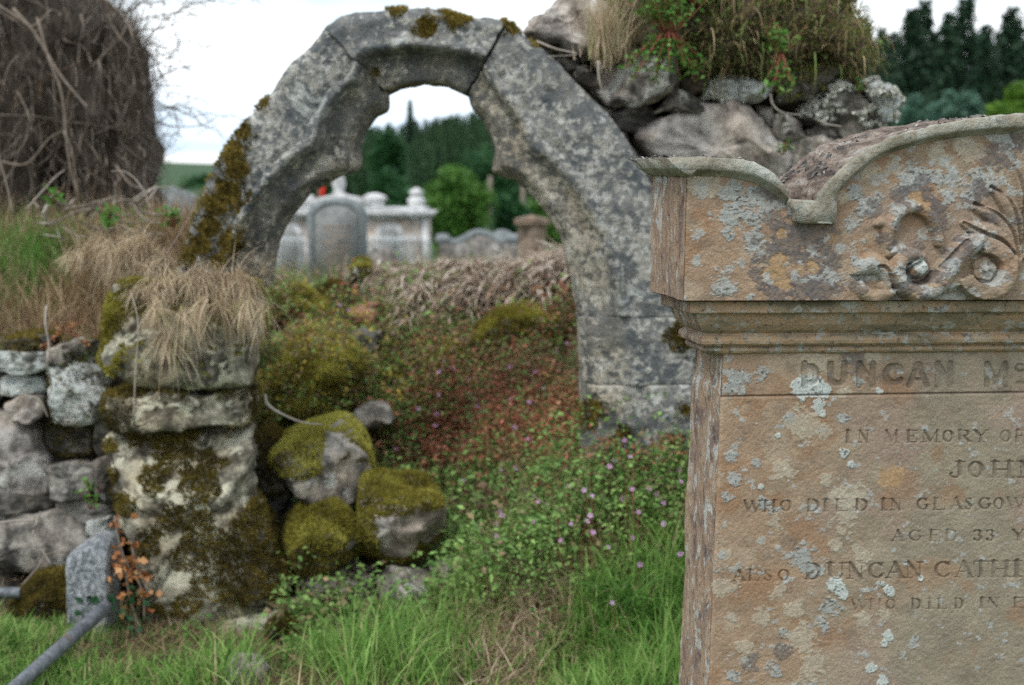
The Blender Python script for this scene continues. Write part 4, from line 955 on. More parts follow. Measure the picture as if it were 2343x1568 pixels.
# ------------------------------------------------------------------ rubble wall right of the arch
RW = thing('rubble_wall', P(1650, 700, 5.25), 'broken rubble wall of grey lichened boulders right of the arch, capped with turf', 'wall')
core = [(1215, 110), (1290, 60), (1400, 10), (1600, -60), (1850, 0), (1965, 150), (1990, 230), (2020, 330), (2060, 500), (2080, 900), (2090, 1250), (1600, 1250), (1590, 800), (1560, 560), (1480, 420), (1400, 310), (1300, 200)]
V, F = rock(core, 5.52, .5, p=8, amp=.03, seed=41, n=120, facets=0); mk('earth_core', V, F, MT['earth'], RW); mosson('moss', V, F, 16000, MT['mossdark'], RW, lambda p, q: (q[:, 1] < 0) & (fbm(p, 8, 3, 5) > .45), .018, .007, .0, .7)
RST = [
 ([(1205, 70), (1225, 48), (1262, 10), (1300, -12), (1345, -8), (1385, 10), (1392, 50), (1380, 95), (1335, 118), (1285, 100), (1245, 92)], .5, 'rubpale', 4, 'boulder'),
 ([(1352, 165), (1375, 122), (1430, 98), (1500, 100), (1548, 130), (1555, 175), (1530, 215), (1470, 240), (1390, 238), (1356, 205)], .4, 'rub', 6, 'stone'),
 ([(1452, 320), (1480, 285), (1540, 262), (1610, 244), (1680, 242), (1730, 262), (1775, 305), (1802, 350), (1805, 400), (1790, 470), (1600, 520), (1480, 440), (1455, 380)], .5, 'rubpale', 5, 'boulder'),
 ([(1625, 205), (1650, 184), (1700, 178), (1752, 186), (1760, 215), (1740, 232), (1680, 236), (1630, 226)], .35, 'rublich', 5, 'stone'),
 ([(1768, 215), (1790, 185), (1840, 162), (1890, 152), (1922, 165), (1918, 185), (1870, 215), (1820, 245), (1775, 250)], .4, 'rubdark', 5, 'stone'),
 ([(1828, 255), (1850, 230), (1885, 205), (1920, 188), (1950, 198), (1985, 230), (2015, 265), (2035, 310), (2000, 335), (1930, 320), (1850, 285)], .42, 'rubdark', 4, 'stone'),
 ([(1985, 192), (2010, 186), (2040, 205), (2054, 230), (2048, 265), (2030, 275), (2000, 245)], .35, 'rublich', 4, 'stone'),
 ([(1776, 270), (1795, 262), (1835, 264), (1846, 285), (1843, 312), (1815, 320), (1783, 312)], .3, 'rub', 5, 'stone'),
 ([(1850, 290), (1880, 282), (1908, 288), (1910, 308), (1880, 318), (1852, 312)], .25, 'rub', 5, 'stone'),
 ([(1800, 335), (1840, 322), (1900, 318), (1960, 330), (1990, 380), (1960, 430), (1850, 430), (1810, 380)], .3, 'rub', 5, 'stone'),
 ([(1400, 262), (1440, 242), (1490, 250), (1500, 272), (1460, 302), (1420, 300)], .3, 'rubdark', 5, 'stone'),
 ([(1345, 215), (1380, 245), (1408, 250), (1440, 310), (1475, 375), (1440, 365), (1390, 300)], .25, 'rub', 5, 'stone'),
 ([(1320, 150), (1345, 150), (1365, 175), (1360, 200), (1330, 190), (1312, 172)], .25, 'rub', 4, 'stone'),
 ([(1282, 128), (1310, 140), (1318, 168), (1296, 160), (1278, 142)], .2, 'rub', 4, 'stone'),
 ([(1290, 95), (1340, 118), (1350, 145), (1318, 148), (1290, 128), (1262, 108)], .2, 'rubdark', 4, 'stone'),
 ([(1545, 215), (1620, 235), (1625, 250), (1560, 258), (1500, 258)], .25, 'rubdark', 4, 'stone'),
 ([(1560, 180), (1600, 165), (1620, 200), (1600, 220), (1560, 215)], .25, 'earth', 4, 'stone'),
 ([(1720, 240), (1770, 252), (1790, 300), (1775, 300), (1740, 262)], .25, 'rub', 4, 'stone'),
 ([(1600, 440), (1720, 430), (1800, 470), (1850, 560), (1780, 640), (1620, 620), (1570, 520)], .4, 'rub', 5, 'stone'),
 ([(1860, 440), (1980, 430), (2050, 480), (2060, 580), (1960, 640), (1850, 580)], .4, 'rubpale', 5, 'stone'),
 ([(1620, 640), (1760, 660), (1830, 760), (1760, 880), (1630, 860)], .4, 'rub', 5, 'stone'),
 ([(1850, 660), (1990, 650), (2070, 740), (2050, 880), (1900, 880), (1840, 780)], .4, 'rubdark', 5, 'stone'),
 ([(1620, 890), (1800, 900), (1870, 1000), (1800, 1150), (1640, 1180)], .4, 'rub', 5, 'stone'),
 ([(1880, 900), (2060, 900), (2090, 1050), (2040, 1180), (1880, 1150)], .4, 'rubpale', 5, 'stone'),
]
for k, (poly, T, mt, p_, nm) in enumerate(RST):
    V, F = rockpart(nm, poly, 5.16 + .03 * (k % 3), T, mt, RW, grow=1.07, front=.26 if k in (0, 1, 2) else .18, p=p_ * 2., flat=True, facets=9, n=72, seed=100 + k * 7, amp=.022)
    if k == 4: mosson('moss', V, F, 9000, MT['moss'], RW, lambda p, q: (q[:, 2] > .1) & (fbm(p, 18, 3, 4) > .42), .018, .008, .2, 1.)
    if k in (5, 6, 3):     # crusted white along the crest
        zc = {5: .0, 6: -.4, 3: .1}[k]
        pp, qq = sample(V, F, 26000, lambda p, q: (q[:, 2] > .12) & (q[:, 1] < .4) & (fbm(p, 16, 3, 14) + .9 * (p[:, 2] - np.quantile(V[:, 2], .72)) > .47) & (rng.random(len(p)) < (.45 if k == 6 else 1.)) & (p[:, 0] < (9 if k != 3 else P(1700, 200, 5.2)[0])))
        TV, TF, kk = leaves(pp + qq * .002, .016, .018, .3); mk('lichen_crust', TV, TF, MT['crustw'] if 'crustw' in MT else MT.setdefault('crustw', leafm('white_crust', [(0, (.36, .36, .33)), (.5, (.56, .56, .5)), (1, (.68, .68, .6))], 0.)), RW, {'rnd': rep(rng.random(len(pp)), kk)}, smooth=False)
# turf mound on top
mound = [(1330, 140), (1360, 60), (1400, -10), (1480, -70), (1600, -110), (1740, -100), (1850, -50), (1925, 10), (1965, 80), (1982, 130), (1975, 175), (1900, 170), (1800, 175), (1700, 190), (1600, 190), (1540, 150), (1450, 110), (1390, 110)]
VT, FT = rock(mound, 5.35, .75, p=3, amp=.035, seed=61, n=110, facets=0)
o = mk('turf_mound', VT, FT, MT['earth'], None); tag(o, 'dark earth and turf heaped on top of the rubble wall beside the arch', 'turf')

# ------------------------------------------------------------------ left field wall
LW = thing('dry_stone_wall', P(80, 1410, 5.12), 'low dry stone wall of grey and pale stones left of the arch, overgrown with grass', 'wall')
core = [(-420, 760), (-200, 770), (0, 775), (120, 790), (250, 800), (300, 900), (300, 1200), (300, 1420), (100, 1440), (-420, 1440)]
V, F = rock(core, 5.42, .3, p=8, amp=.02, seed=51, n=110, facets=0); mk('earth_core', V, F, MT['earth'], LW); mosson('moss', V, F, 22000, MT['mossdark'], LW, lambda p, q: (q[:, 1] < 0) & (fbm(p, 8, 3, 5) > .5), .02, .008, .0, .8)
LST = [
 ([(0, 815), (50, 803), (104, 815), (108, 845), (60, 856), (0, 850)], 'rublich', 5), ([(110, 800), (160, 785), (235, 787), (240, 825), (180, 838), (118, 832)], 'rub', 5),
 ([(8, 868), (50, 852), (95, 866), (102, 900), (60, 912), (12, 904)], 'rublich', 5), ([(105, 850), (160, 832), (230, 845), (238, 900), (225, 960), (160, 972), (110, 945), (98, 900)], 'rublich', 5),
 ([(14, 925), (50, 902), (95, 905), (104, 940), (70, 962), (22, 955)], 'rubpink', 5), ([(-60, 970), (-20, 948), (40, 955), (75, 985), (85, 1030), (112, 1075), (110, 1120), (50, 1135), (-50, 1125)], 'rubpink', 6),
 ([(112, 1075), (160, 1062), (215, 1070), (222, 1115), (190, 1140), (125, 1138)], 'rub', 5), ([(-50, 1140), (40, 1132), (125, 1145), (128, 1165), (40, 1172), (-50, 1170)], 'rubdark', 6),
 ([(130, 1150), (200, 1145), (245, 1160), (250, 1190), (190, 1200), (135, 1182)], 'rub', 5), ([(-70, 1180), (30, 1172), (120, 1178), (190, 1205), (195, 1250), (160, 1290), (60, 1305), (-70, 1295)], 'rub', 6),
 ([(200, 1195), (260, 1185), (275, 1240), (220, 1250)], 'rublich', 5), ([(-70, 1305), (30, 1305), (60, 1350), (20, 1400), (-70, 1400)], 'rubdark', 5), ([(220, 1060), (262, 1040), (270, 1130), (230, 1150)], 'rubdark', 5),
 ([(110, 975), (160, 985), (200, 975), (205, 1030), (150, 1040), (100, 1010)], 'rubdark', 5), ([(-180, 815), (-90, 800), (-10, 812), (-15, 870), (-90, 885), (-175, 870)], 'rub', 5), ([(-190, 890), (-100, 885), (-20, 900), (-60, 960), (-180, 960)], 'rublich', 5),
 ([(-220, 980), (-80, 975), (-70, 1110), (-200, 1120)], 'rubpale', 5), ([(-230, 1140), (-80, 1135), (-80, 1280), (-220, 1290)], 'rub', 5), ([(-380, 820), (-200, 815), (-190, 960), (-370, 960)], 'rubdark', 5), ([(-390, 975), (-240, 980), (-230, 1130), (-380, 1130)], 'rub', 5),
 ([(-390, 1150), (-250, 1150), (-240, 1380), (-380, 1380)], 'rubpink', 5), ([(-230, 1300), (-80, 1300), (-80, 1400), (-220, 1410)], 'rubdark', 5), ([(80, 1300), (200, 1290), (270, 1300), (270, 1390), (120, 1400)], 'rubdark', 5),
 ([(235, 900), (262, 890), (265, 1020), (228, 1040), (212, 975)], 'rubdark', 5), ([(60, 770), (110, 775), (100, 800), (55, 800), (10, 795), (20, 775)], 'rubdark', 4),
]
for k, (poly, mt, p_) in enumerate(LST):
    V, F = rockpart('stone', poly, 5.14 + .025 * (k % 3) + (.1 if k == 13 else 0), .30, mt, LW, grow=1.13, front=.16, p=p_ * 2.6, flat=True, facets=7, n=72, seed=300 + k * 7, amp=.013)
    if k in (3, 24, 1, 13): mosson('moss', V, F, 3500, MT['mossdark'], LW, lambda p, q: (fbm(p, 16, 3, 4) > .5 - .2 * (k in (24, 13))), .014, .007, .1, .95)

# ------------------------------------------------------------------ loose stones and boulders (each one a thing)
def boulder(name, poly, d, T, mat, label, cat='boulder', moss=None, n_m=14000, group=None, mm='moss', ml=.016, lo=.2, hi=1., **k):
    k.setdefault('amp', .02); k.setdefault('facets', 16); poly = np.asarray(poly, float); poly = poly.mean(0) + (poly - poly.mean(0)) * (1.08 if moss is not None else 1.); V, F = rock(poly, d, T, **k); c_ = np.array([V[:, 0].mean(), V[:, 1].mean(), V[:, 2].min()])
    if moss is None:
        o = mk(name, V, F, MT[mat]); tag(o, label, cat, group); return V, F
    t = thing(name, c_, label, cat, group); mk('stone', V, F, MT[mat], t)
    thin = lambda p, q: moss(p, q) & (rng.random(len(p)) < sstep(.27, .42, fbm(p, 17, 4, 66) + .10 * q[:, 2] + .02))
    mosson('moss', V, F, n_m, MT[mm], t, thin, ml, .007, lo, hi); return V, F
GP = 'moss-covered boulders tumbled in the arch'
boulder('mossy_boulder', [(612, 1075), (632, 1010), (680, 985), (760, 965), (800, 972), (842, 995), (868, 1035), (878, 1090), (850, 1110), (825, 1145), (740, 1155), (690, 1120), (640, 1105)], 5.18, .5, 'rub', 'boulder with bright yellow moss cap and bare grey front, highest of the tumbled boulders',
    moss=lambda p, q: (~((p[:, 0] > P(742, 1000, 5.1)[0]) & (p[:, 0] < P(836, 1000, 5.1)[0]) & (q[:, 1] < -.25))) & (p[:, 2] > P(700, 1082, 5.1)[2] + .05 * (fbm(p, 14, 2, 5) - .5)), n_m=34000, group=GP, seed=401, p=4, lo=.3, hi=1.15)
boulder('mossy_boulder', [(636, 1265), (650, 1205), (700, 1165), (760, 1155), (800, 1185), (835, 1235), (835, 1280), (780, 1300), (700, 1318), (650, 1305)], 5.0, .42, 'rubdark', 'round boulder wholly covered in olive moss beside the dark gap at the pier', moss=lambda p, q: q[:, 1] < .6, n_m=36000, group=GP, seed=402, p=2.6, lo=.1, hi=.95)
boulder('mossy_boulder', [(783, 1160), (800, 1110), (860, 1080), (930, 1085), (985, 1120), (1010, 1165), (1012, 1220), (960, 1262), (900, 1288), (830, 1262), (795, 1215)], 5.02, .46, 'rubpale', 'boulder with olive moss above a pale bare grey face, nearest the lawn',
    moss=lambda p, q: ~((p[:, 0] > P(872, 1000, 5.)[0]) & (p[:, 2] < P(900, 1166, 4.95)[2]) & (p[:, 2] > P(900, 1236, 4.95)[2] - .05 * sstep(P(960, 1, 5)[0], P(930, 1, 5)[0], p[:, 0]))) & (q[:, 1] < .6), n_m=34000, group=GP, seed=403, p=2.8, lo=.1, hi=.9)
boulder('mossy_boulder', [(560, 985), (600, 960), (640, 1010), (662, 1070), (668, 1130), (650, 1190), (610, 1215), (570, 1180)], 5.25, .4, 'rubdark', 'dark brown mossy boulder tucked behind the left pier', moss=lambda p, q: (q[:, 1] < .6) & (p[:, 2] > .4), n_m=22000, group=GP, seed=404, mm='mossdark', lo=.0, hi=.8)
boulder('mossy_boulder', [(1062, 810), (1090, 760), (1130, 725), (1185, 700), (1240, 708), (1290, 735), (1318, 770), (1318, 830), (1200, 850), (1080, 840)], 6.35, .6, 'rubdark', 'broad yellow-green mossy hump below the dead bracken at the right jamb', moss=lambda p, q: q[:, 1] < .6, n_m=36000, group=GP, seed=405, lo=.2, hi=1., p=2.6, ml=.02)
boulder('mossy_boulder', [(722, 690), (728, 662), (752, 645), (785, 648), (804, 668), (805, 705), (770, 715), (735, 708)], 6.8, .4, 'rubdark', 'small dark mossy boulder below the tall grey slab grave', moss=lambda p, q: q[:, 1] < .6, n_m=12000, group=GP, seed=406, mm='mossdark', lo=.1, hi=.8, p=2.6)
boulder('mossy_boulder', [(795, 628), (808, 602), (828, 598), (842, 615), (842, 645), (815, 655), (796, 645)], 7.0, .3, 'rublich', 'little stone with a mossy top and white chipped side on the crest of the bank', moss=lambda p, q: (p[:, 0] > P(805, 600, 7)[0]) & (q[:, 1] < .6), n_m=6000, group=GP, seed=407, p=2.6)
boulder('mossy_boulder', [(30, 1385), (45, 1340), (80, 1318), (125, 1312), (160, 1330), (165, 1400), (150, 1450), (80, 1460), (35, 1430)], 4.92, .35, 'rubdark', 'mossy brown boulder between the pipe end and the granite post', moss=lambda p, q: q[:, 1] < .6, n_m=22000, group=GP, seed=408, mm='mossdark', lo=.0, hi=.9, p=2.6)
boulder('mossy_boulder', [(612, 1440), (640, 1418), (670, 1425), (682, 1450), (660, 1470), (620, 1465)], 4.7, .16, 'rubdark', 'small brown mossy lump in the lawn before the pier', moss=lambda p, q: q[:, 2] > -.2, n_m=5000, group=GP, seed=409, mm='mossdark', lo=.1, hi=.9, p=2.4)
HUM = []
HUM.append(boulder('moss_hummock', [(585, 965), (592, 850), (630, 795), (700, 772), (780, 790), (842, 832), (850, 895), (800, 950), (700, 985)], 5.95, .7, 'rubdark', 'broad golden-yellow moss hummock on the bank just right of the left pier', 'moss', moss=lambda p, q: q[:, 1] < .6, n_m=60000, seed=421, mm='moss', lo=.25, hi=1.3, p=2.2, ml=.024, amp=.03))
boulder('moss_hummock', [(960, 835), (985, 790), (1030, 782), (1075, 805), (1080, 850), (1010, 870)], 6.3, .4, 'rubdark', 'small yellow moss hummock left of the broad mossy hump', 'moss', moss=lambda p, q: q[:, 1] < .6, n_m=16000, seed=422, lo=.4, hi=1.2, p=2.2, ml=.022)
HUM.append(boulder('moss_hummock', [(590, 760), (600, 690), (640, 655), (700, 670), (760, 720), (770, 780), (680, 800)], 6.5, .6, 'rubdark', 'olive-brown mossy hummock at the inner left edge of the arch opening', 'moss', moss=lambda p, q: q[:, 1] < .6, n_m=30000, seed=423, lo=.1, hi=.9, p=2.2, ml=.024, amp=.03))
boulder('red_sandstone_block', [(796, 742), (805, 705), (835, 695), (868, 697), (872, 720), (860, 738), (825, 748)], 6.5, .3, 'red', 'broken red sandstone block lying on the bank inside the arch', 'stone', seed=411, p=6)
boulder('fallen_stone', [(685, 1330), (720, 1305), (800, 1285), (850, 1300), (880, 1340), (870, 1375), (780, 1385), (700, 1370)], 4.97, .34, 'rubpink', 'low brownish fallen stone under the round mossy boulder', 'stone', seed=412, p=3)
boulder('fallen_stone', [(855, 1330), (890, 1295), (950, 1300), (1000, 1325), (985, 1365), (920, 1395), (870, 1385)], 4.93, .3, 'rub', 'grey fallen stone with a chipped pale front at the edge of the grass', 'stone', seed=413, p=4)
boulder('fallen_stone', [(985, 1300), (1020, 1288), (1048, 1300), (1045, 1325), (1000, 1335)], 4.97, .2, 'rubpale', 'little pale fallen stone right of the chipped grey one', 'stone', seed=414, p=4)
boulder('fallen_stone', [(805, 945), (850, 920), (890, 925), (900, 960), (870, 985), (815, 980)], 5.75, .25, 'rub', 'grey stone half buried in plants halfway up the bank', 'stone', seed=415, p=4)
boulder('fallen_stone', [(505, 1550), (515, 1520), (545, 1508), (580, 1512), (608, 1535), (610, 1580), (560, 1600), (510, 1590)], 4.35, .2, 'rub', 'rough grey stone lying in the grass at the bottom of the view', 'stone', seed=416, p=4)
boulder('fallen_stone', [(1250, 1490), (1275, 1478), (1300, 1485), (1305, 1505), (1270, 1515)], 4.55, .12, 'rub', 'half-hidden small stone in the lawn near the headstone', 'stone', seed=417, p=4)
boulder('fallen_stone', [(1330, 1568), (1370, 1552), (1410, 1560), (1420, 1590), (1360, 1600)], 4.3, .15, 'rub', 'flat grey stone at the foot of the view next to the headstone', 'stone', seed=418, p=4)
boulder('fallen_stone', [(780, 770), (830, 750), (880, 760), (875, 810), (800, 815)], 6.3, .3, 'rubdark', 'dark stone under the red sandstone block', 'stone', seed=419, p=4)
# granite post
poly = [(161, 1262), (200, 1232), (245, 1218), (262, 1232), (262, 1330), (258, 1500), (210, 1520), (162, 1510)]
boulder('granite_post', poly, 4.78, .2, 'granite', 'stub of a grey granite post with a sloping top beside the left pier', 'post', seed=420, p=16, amp=.004, facets=0)

# metal pipes
def pipe(pa, pb, r, label):
    t = thing('metal_pipe', pb, label, 'pipe'); pa, pb = np.array(pa), np.array(pb); d_ = (pb - pa) / np.linalg.norm(pb - pa)
    V, F = tube([pa, pa + d_ * .002, pa + (pb - pa) * .5, pb], [r * .95, r, r, r], 20); mk('pipe_body', V, F[:-2], MT['pipe'], t)
    V, F = tube([pa + d_ * .001, pa + d_ * .06, pa + d_ * .0601], [r * .8, r * .8, .001], 20); mk('bore', V, F, MT['earth'], t)
pipe(P(243, 1388, 4.62), P(-40, 1640, 3.9), .021, 'grey galvanised pipe slanting out of the grass towards the viewer at lower left')
pipe(P(46, 1357, 4.8), P(-150, 1352, 4.75), .019, 'short grey pipe end lying level at the far left edge')

# ------------------------------------------------------------------ planting
def scat(x0, x1, y0, y1, n, keep=None):
    x = rng.uniform(x0, x1, n); y = rng.uniform(y0, y1, n); p = np.stack([x, y, ground_h(x, y)], -1)
    if keep is not None: p = p[keep(p)]
    return p
def stuff(name, V, F, mat, attrs, kind='stuff'):
    o = mk(name, V, F, mat, None, attrs, smooth=False); tag(o, kind=kind); return o
def outside_stone(p):
    q = (p - h_O); xl = q @ h_ex; yl = q @ h_ey
    return ~((xl > .0) & (xl < WID + .08) & (yl > -.1) & (yl < TK + .05))
def in_arch(p): return (p[:, 0] > -.86) & (p[:, 0] < .24)
# lawn
pa = scat(-2.4, .75, 4.0, 5.25, 60000, lambda p: outside_stone(p) & ((p[:, 1] < 4.98 - .12 * fbm(p, 3, 2, 1)) | (p[:, 0] > -.3)))
ux, vx = PX(pa)
den = fbm(pa, 2.6, 4, 33)
kp = (rng.random(len(pa)) < .62 * sstep(.36, .5, den)) & ~((ux > 300) & (ux < 640) & (vx < 1455)) & (rng.random(len(pa)) < 1 - .85 * sstep(4.75, 4.95, pa[:, 1]))
pa = pa[kp]; pb = scat(-3.5, 3.5, 1.2, 4.0, 26000, outside_stone); p_ = np.concatenate([pa, pb])
den = fbm(p_, 2.6, 4, 33); tall = fbm(p_, 1.7, 3, 34)
ln = .06 + .22 * np.clip((tall - .35) * 3, .1, 1.2) * rng.uniform(.35, 1.3, len(p_))
u_, v_ = PX(p_); dryz = np.exp(-((p_[:, 0] - P(1170, 1450, 4.6)[0]) / .17) ** 2 - ((p_[:, 1] - 4.6) / .22) ** 2) + .5 * np.exp(-((p_[:, 0] + .55) / .3) ** 2 - ((p_[:, 1] - 4.75) / .12) ** 2)
rnd = np.clip(rng.random(len(p_)) * .8 + (rng.random(len(p_)) < dryz * .75) * .55 + (rng.random(len(p_)) < .05) * .5, 0, 1)
ln = ln * (1 - .45 * np.clip(dryz, 0, 1))
V, F, k = blades(p_, ln, rng.uniform(.003, .0085, len(p_)), rng.uniform(0, 2 * pi, len(p_)), np.abs(rng.normal(.18, .28, len(p_))), np.abs(rng.normal(.95, .6, len(p_))), 5)
stuff('lawn_grass', V, F, MT['lawn'], {'rnd': rep(rnd, k)})
# a coarse long-leaved tuft by the headstone
tf = thing('coarse_grass_tuft', hit(1440, 1440), 'tuft of broad arching pale green grass blades beside the foot of the headstone', 'grass tuft')
b_ = hit(1440, 1430); n = 90; pp = b_ + rng.normal(0, [.07, .05, 0], (n, 3)); V, F, k = blades(pp, rng.uniform(.16, .34, n), rng.uniform(.008, .013, n), rng.uniform(0, 2 * pi, n), rng.uniform(.05, .5, n), rng.uniform(.9, 2., n), 7)
mk('blade_clump', V, F, MT['leaf'], tf, {'rnd': rep(rng.uniform(.1, .9, n), k)})

# ground cover on the bank inside and before the arch: crane's-bill, moss, low herbs
def cover_cols(p):
    u, v = PX(p); n = fbm(p, 6, 3, 77); N = len(p)
    g1 = np.array([.085, .165, .045]); g2 = np.array([.17, .255, .075]); rd = np.array([.24, .066, .048]); rd2 = np.array([.31, .15, .085]); ye = np.array([.26, .215, .04]); br = np.array([.14, .10, .058])
    t = rng.random((N, 1)); c = g1 * (1 - t) + g2 * t
    zr = (1.15 * np.exp(-((u - 1170) / 215) ** 2 - ((v - 920) / 130) ** 2) + .8 * np.exp(-((u - 960) / 130) ** 2 - ((v - 1045) / 55) ** 2) + .6 * np.exp(-((u - 1460) / 140) ** 2 - ((v - 1010) / 35) ** 2) + .35 * np.exp(-((u - 720) / 120) ** 2 - ((v - 740) / 60) ** 2)) * 1.0
    mr = rng.random(N) < np.clip(zr * (.10 + 1.45 * n), 0, .74); t2 = rng.random((N, 1)); c = np.where(mr[:, None], rd * (1 - t2) + rd2 * t2, c)
    zy = np.exp(-((u - 740) / 170) ** 2 - ((v - 830) / 95) ** 2) + .4 * np.exp(-((u - 1000) / 90) ** 2 - ((v - 800) / 40) ** 2)
    my = rng.random(N) < np.clip(zy * (.3 + 1. * n), 0, .85); c = np.where(my[:, None], ye * rng.uniform(.5, 1.25, (N, 1)), c)
    mb = rng.random(N) < .16 + .30 * sstep(1000, 850, v); c = np.where(mb[:, None], br * rng.uniform(.5, 1.6, (N, 1)), c)
    return np.clip(c * 1.5, 0, .8)
def notrock(p):
    u, v = PX(p); return ~((u > 600) & (u < 1010) & (v > 1000) & (p[:, 1] < 5.3))
p_ = scat(-1.3, 1.0, 4.40, 7.1, 210000, lambda p: outside_stone(p) & notrock(p) & (p[:, 0] / p[:, 1] > -.17))
kp = (rng.random(len(p_)) < np.where(p_[:, 1] < 4.95, sstep(4.45, 4.75, p_[:, 1]) * sstep(-.35, .1, p_[:, 0]), 1.)) & (fbm(p_, 4.5, 3, 71) > .28)
p_ = p_[kp]; N = len(p_)
hgt = .03 + .16 * sstep(.3, .65, fbm(p_, 3.3, 3, 73)); hgt = hgt * (1 - .8 * np.exp(-((PX(p_)[0] - 730) / 150) ** 2 - ((PX(p_)[1] - 850) / 70) ** 2))
p_[:, 2] += hgt * rng.random(N) ** .7
V, F, k = leaves(p_, rng.uniform(.009, .024, N), rng.uniform(.006, .014, N), .5)
hp = [sample(*h_, 9000, lambda p, q: (q[:, 1] < .6) & (fbm(p, 7, 3, 44) > .47)) for h_ in HUM]
p_ = np.concatenate([p_] + [a + b * rng.uniform(.01, .07, (len(a), 1)) for a, b in hp]); N = len(p_)
V, F, k = leaves(p_, rng.uniform(.009, .024, N), rng.uniform(.006, .014, N), .5)
c1 = cover_cols(p_) * (.8 + .5 * fbm(p_, 15, 3, 6))[:, None]
herbs = [(V, F, rep(c1, k))]
cl = scat(-1.3, 1.0, 4.5, 7.0, 2600, lambda p: outside_stone(p) & notrock(p) & (p[:, 0] / p[:, 1] > -.168) & (rng.random(len(p)) < np.where(p[:, 1] < 4.95, sstep(4.5, 4.7, p[:, 1]) * sstep(-.35, .1, p[:, 0]), 1.)))
cl = np.concatenate([cl, scat(-.72, -.1, 4.62, 4.92, 130)])
n = len(cl); q = np.repeat(np.arange(n), rng.integers(14, 46, n)); N = len(q)
cr_, ch_, cs_ = rng.uniform(.03, .11, n), rng.uniform(.05, .30, n) * (.5 + fbm(cl, 3, 3, 88)), rng.uniform(.010, .034, n)
th_ = rng.uniform(0, 2 * pi, N); ra = np.sqrt(rng.random(N)); pz = ch_[q] * (1 - .55 * ra ** 2) * rng.uniform(.35, 1.05, N)
pl = cl[q] + np.stack([cr_[q] * ra * np.cos(th_), cr_[q] * ra * np.sin(th_), pz], -1)
V, F, k = leaves(pl, cs_[q] * rng.uniform(.6, 1.3, N), cs_[q] * .62 * rng.uniform(.6, 1.2, N), .8, .1, th_ + rng.normal(0, .6, N))
cc = cover_cols(cl)[q] * rng.uniform(.7, 1.35, (N, 1)) * (.75 + .5 * rng.random((n, 1)))[q]; cc = np.where(rng.random((N, 1)) < .15, cover_cols(pl), cc)
herbs.append((V, F, rep(cc, k)))
o1 = len(herbs[0][0]); stuff('herb_cover', np.concatenate([herbs[0][0], herbs[1][0]]), np.concatenate([herbs[0][1], herbs[1][1] + o1]), MT['cover'], {'Col': np.concatenate([herbs[0][2], herbs[1][2]])})
# thatch and litter in the lawn
p_ = scat(-2.6, .8, 4.0, 5.1, 30000, outside_stone); N = len(p_); p_[:, 2] += rng.uniform(0, .012, N)
V, F, k = blades(p_, rng.uniform(.03, .11, N), rng.uniform(.002, .005, N), rng.uniform(0, 2 * pi, N), rng.uniform(.9, 1.5, N), rng.normal(0, .4, N), 3)
cc = np.where(rng.random((N, 1)) < .55, np.array([.38, .29, .17]), np.where(rng.random((N, 1)) < .5, np.array([.16, .24, .06]), np.array([.2, .14, .08]))) * rng.uniform(.5, 1.3, (N, 1))
stuff('grass_thatch', V, F, MT['bankgrass'], {'Col': rep(cc, k)})
p_ = P(1150, 1440, 4.62) + rng.normal(0, [.13, .16, 0], (2600, 3)); p_ = p_[outside_stone(p_)]; p_[:, 2] = ground_h(p_[:, 0], p_[:, 1]); N = len(p_)
V, F, k = blades(p_, rng.uniform(.05, .15, N), rng.uniform(.002, .005, N), rng.uniform(0, 2 * pi, N), rng.uniform(.3, 1.2, N), rng.uniform(.3, 1.3, N), 4)
dt_ = tag(mk('dead_grass_patch', V, F, MT['dry'], None, {'rnd': rep(np.clip(rng.normal(.6, .2, N), 0, .9), k)}, smooth=False), 'patch of flattened straw-coloured dead grass in the middle of the green lawn', 'grass patch')
# low broad-leaved weeds in the lawn
cl = scat(-2.3, .6, 4.1, 5.0, 420, lambda p: outside_stone(p) & (fbm(p, 2.2, 3, 17) > .42)); n = len(cl); q = np.repeat(np.arange(n), 9); N = len(q); th_ = rng.uniform(0, 2 * pi, N)
pl = cl[q] + np.stack([np.cos(th_), np.sin(th_), 0 * th_], -1) * rng.uniform(.005, .03, (N, 1)) + np.stack([0 * th_, 0 * th_, rng.uniform(.01, .07, N)], -1)
V, F, k = leaves(pl, rng.uniform(.008, .02, N), rng.uniform(.006, .013, N), .9, 0, th_); stuff('lawn_weeds', V, F, MT['leaf'], {'rnd': rep(np.clip(rng.normal(.2, .2, N), 0, 1), k)})
# thin grass and stems standing through it
q_ = scat(-.86, .9, 4.6, 7.0, 3600, lambda p: outside_stone(p) & notrock(p) & (fbm(p, 4, 3, 5) > .42)); N = len(q_)
V, F, k = blades(q_, rng.uniform(.08, .3, N), rng.uniform(.002, .005, N), rng.uniform(0, 2 * pi, N), np.abs(rng.normal(.1, .2, N)), np.abs(rng.normal(.5, .4, N)), 4)
cc = np.where(rng.random((N, 1)) < .4, np.array([.3, .22, .12]), np.where(rng.random((N, 1)) < .5, np.array([.09, .22, .04]), np.array([.26, .1, .05]))) * rng.uniform(.6, 1.3, (N, 1))
stuff('bank_grass', V, F, MT['bankgrass'], {'Col': rep(cc, k)})

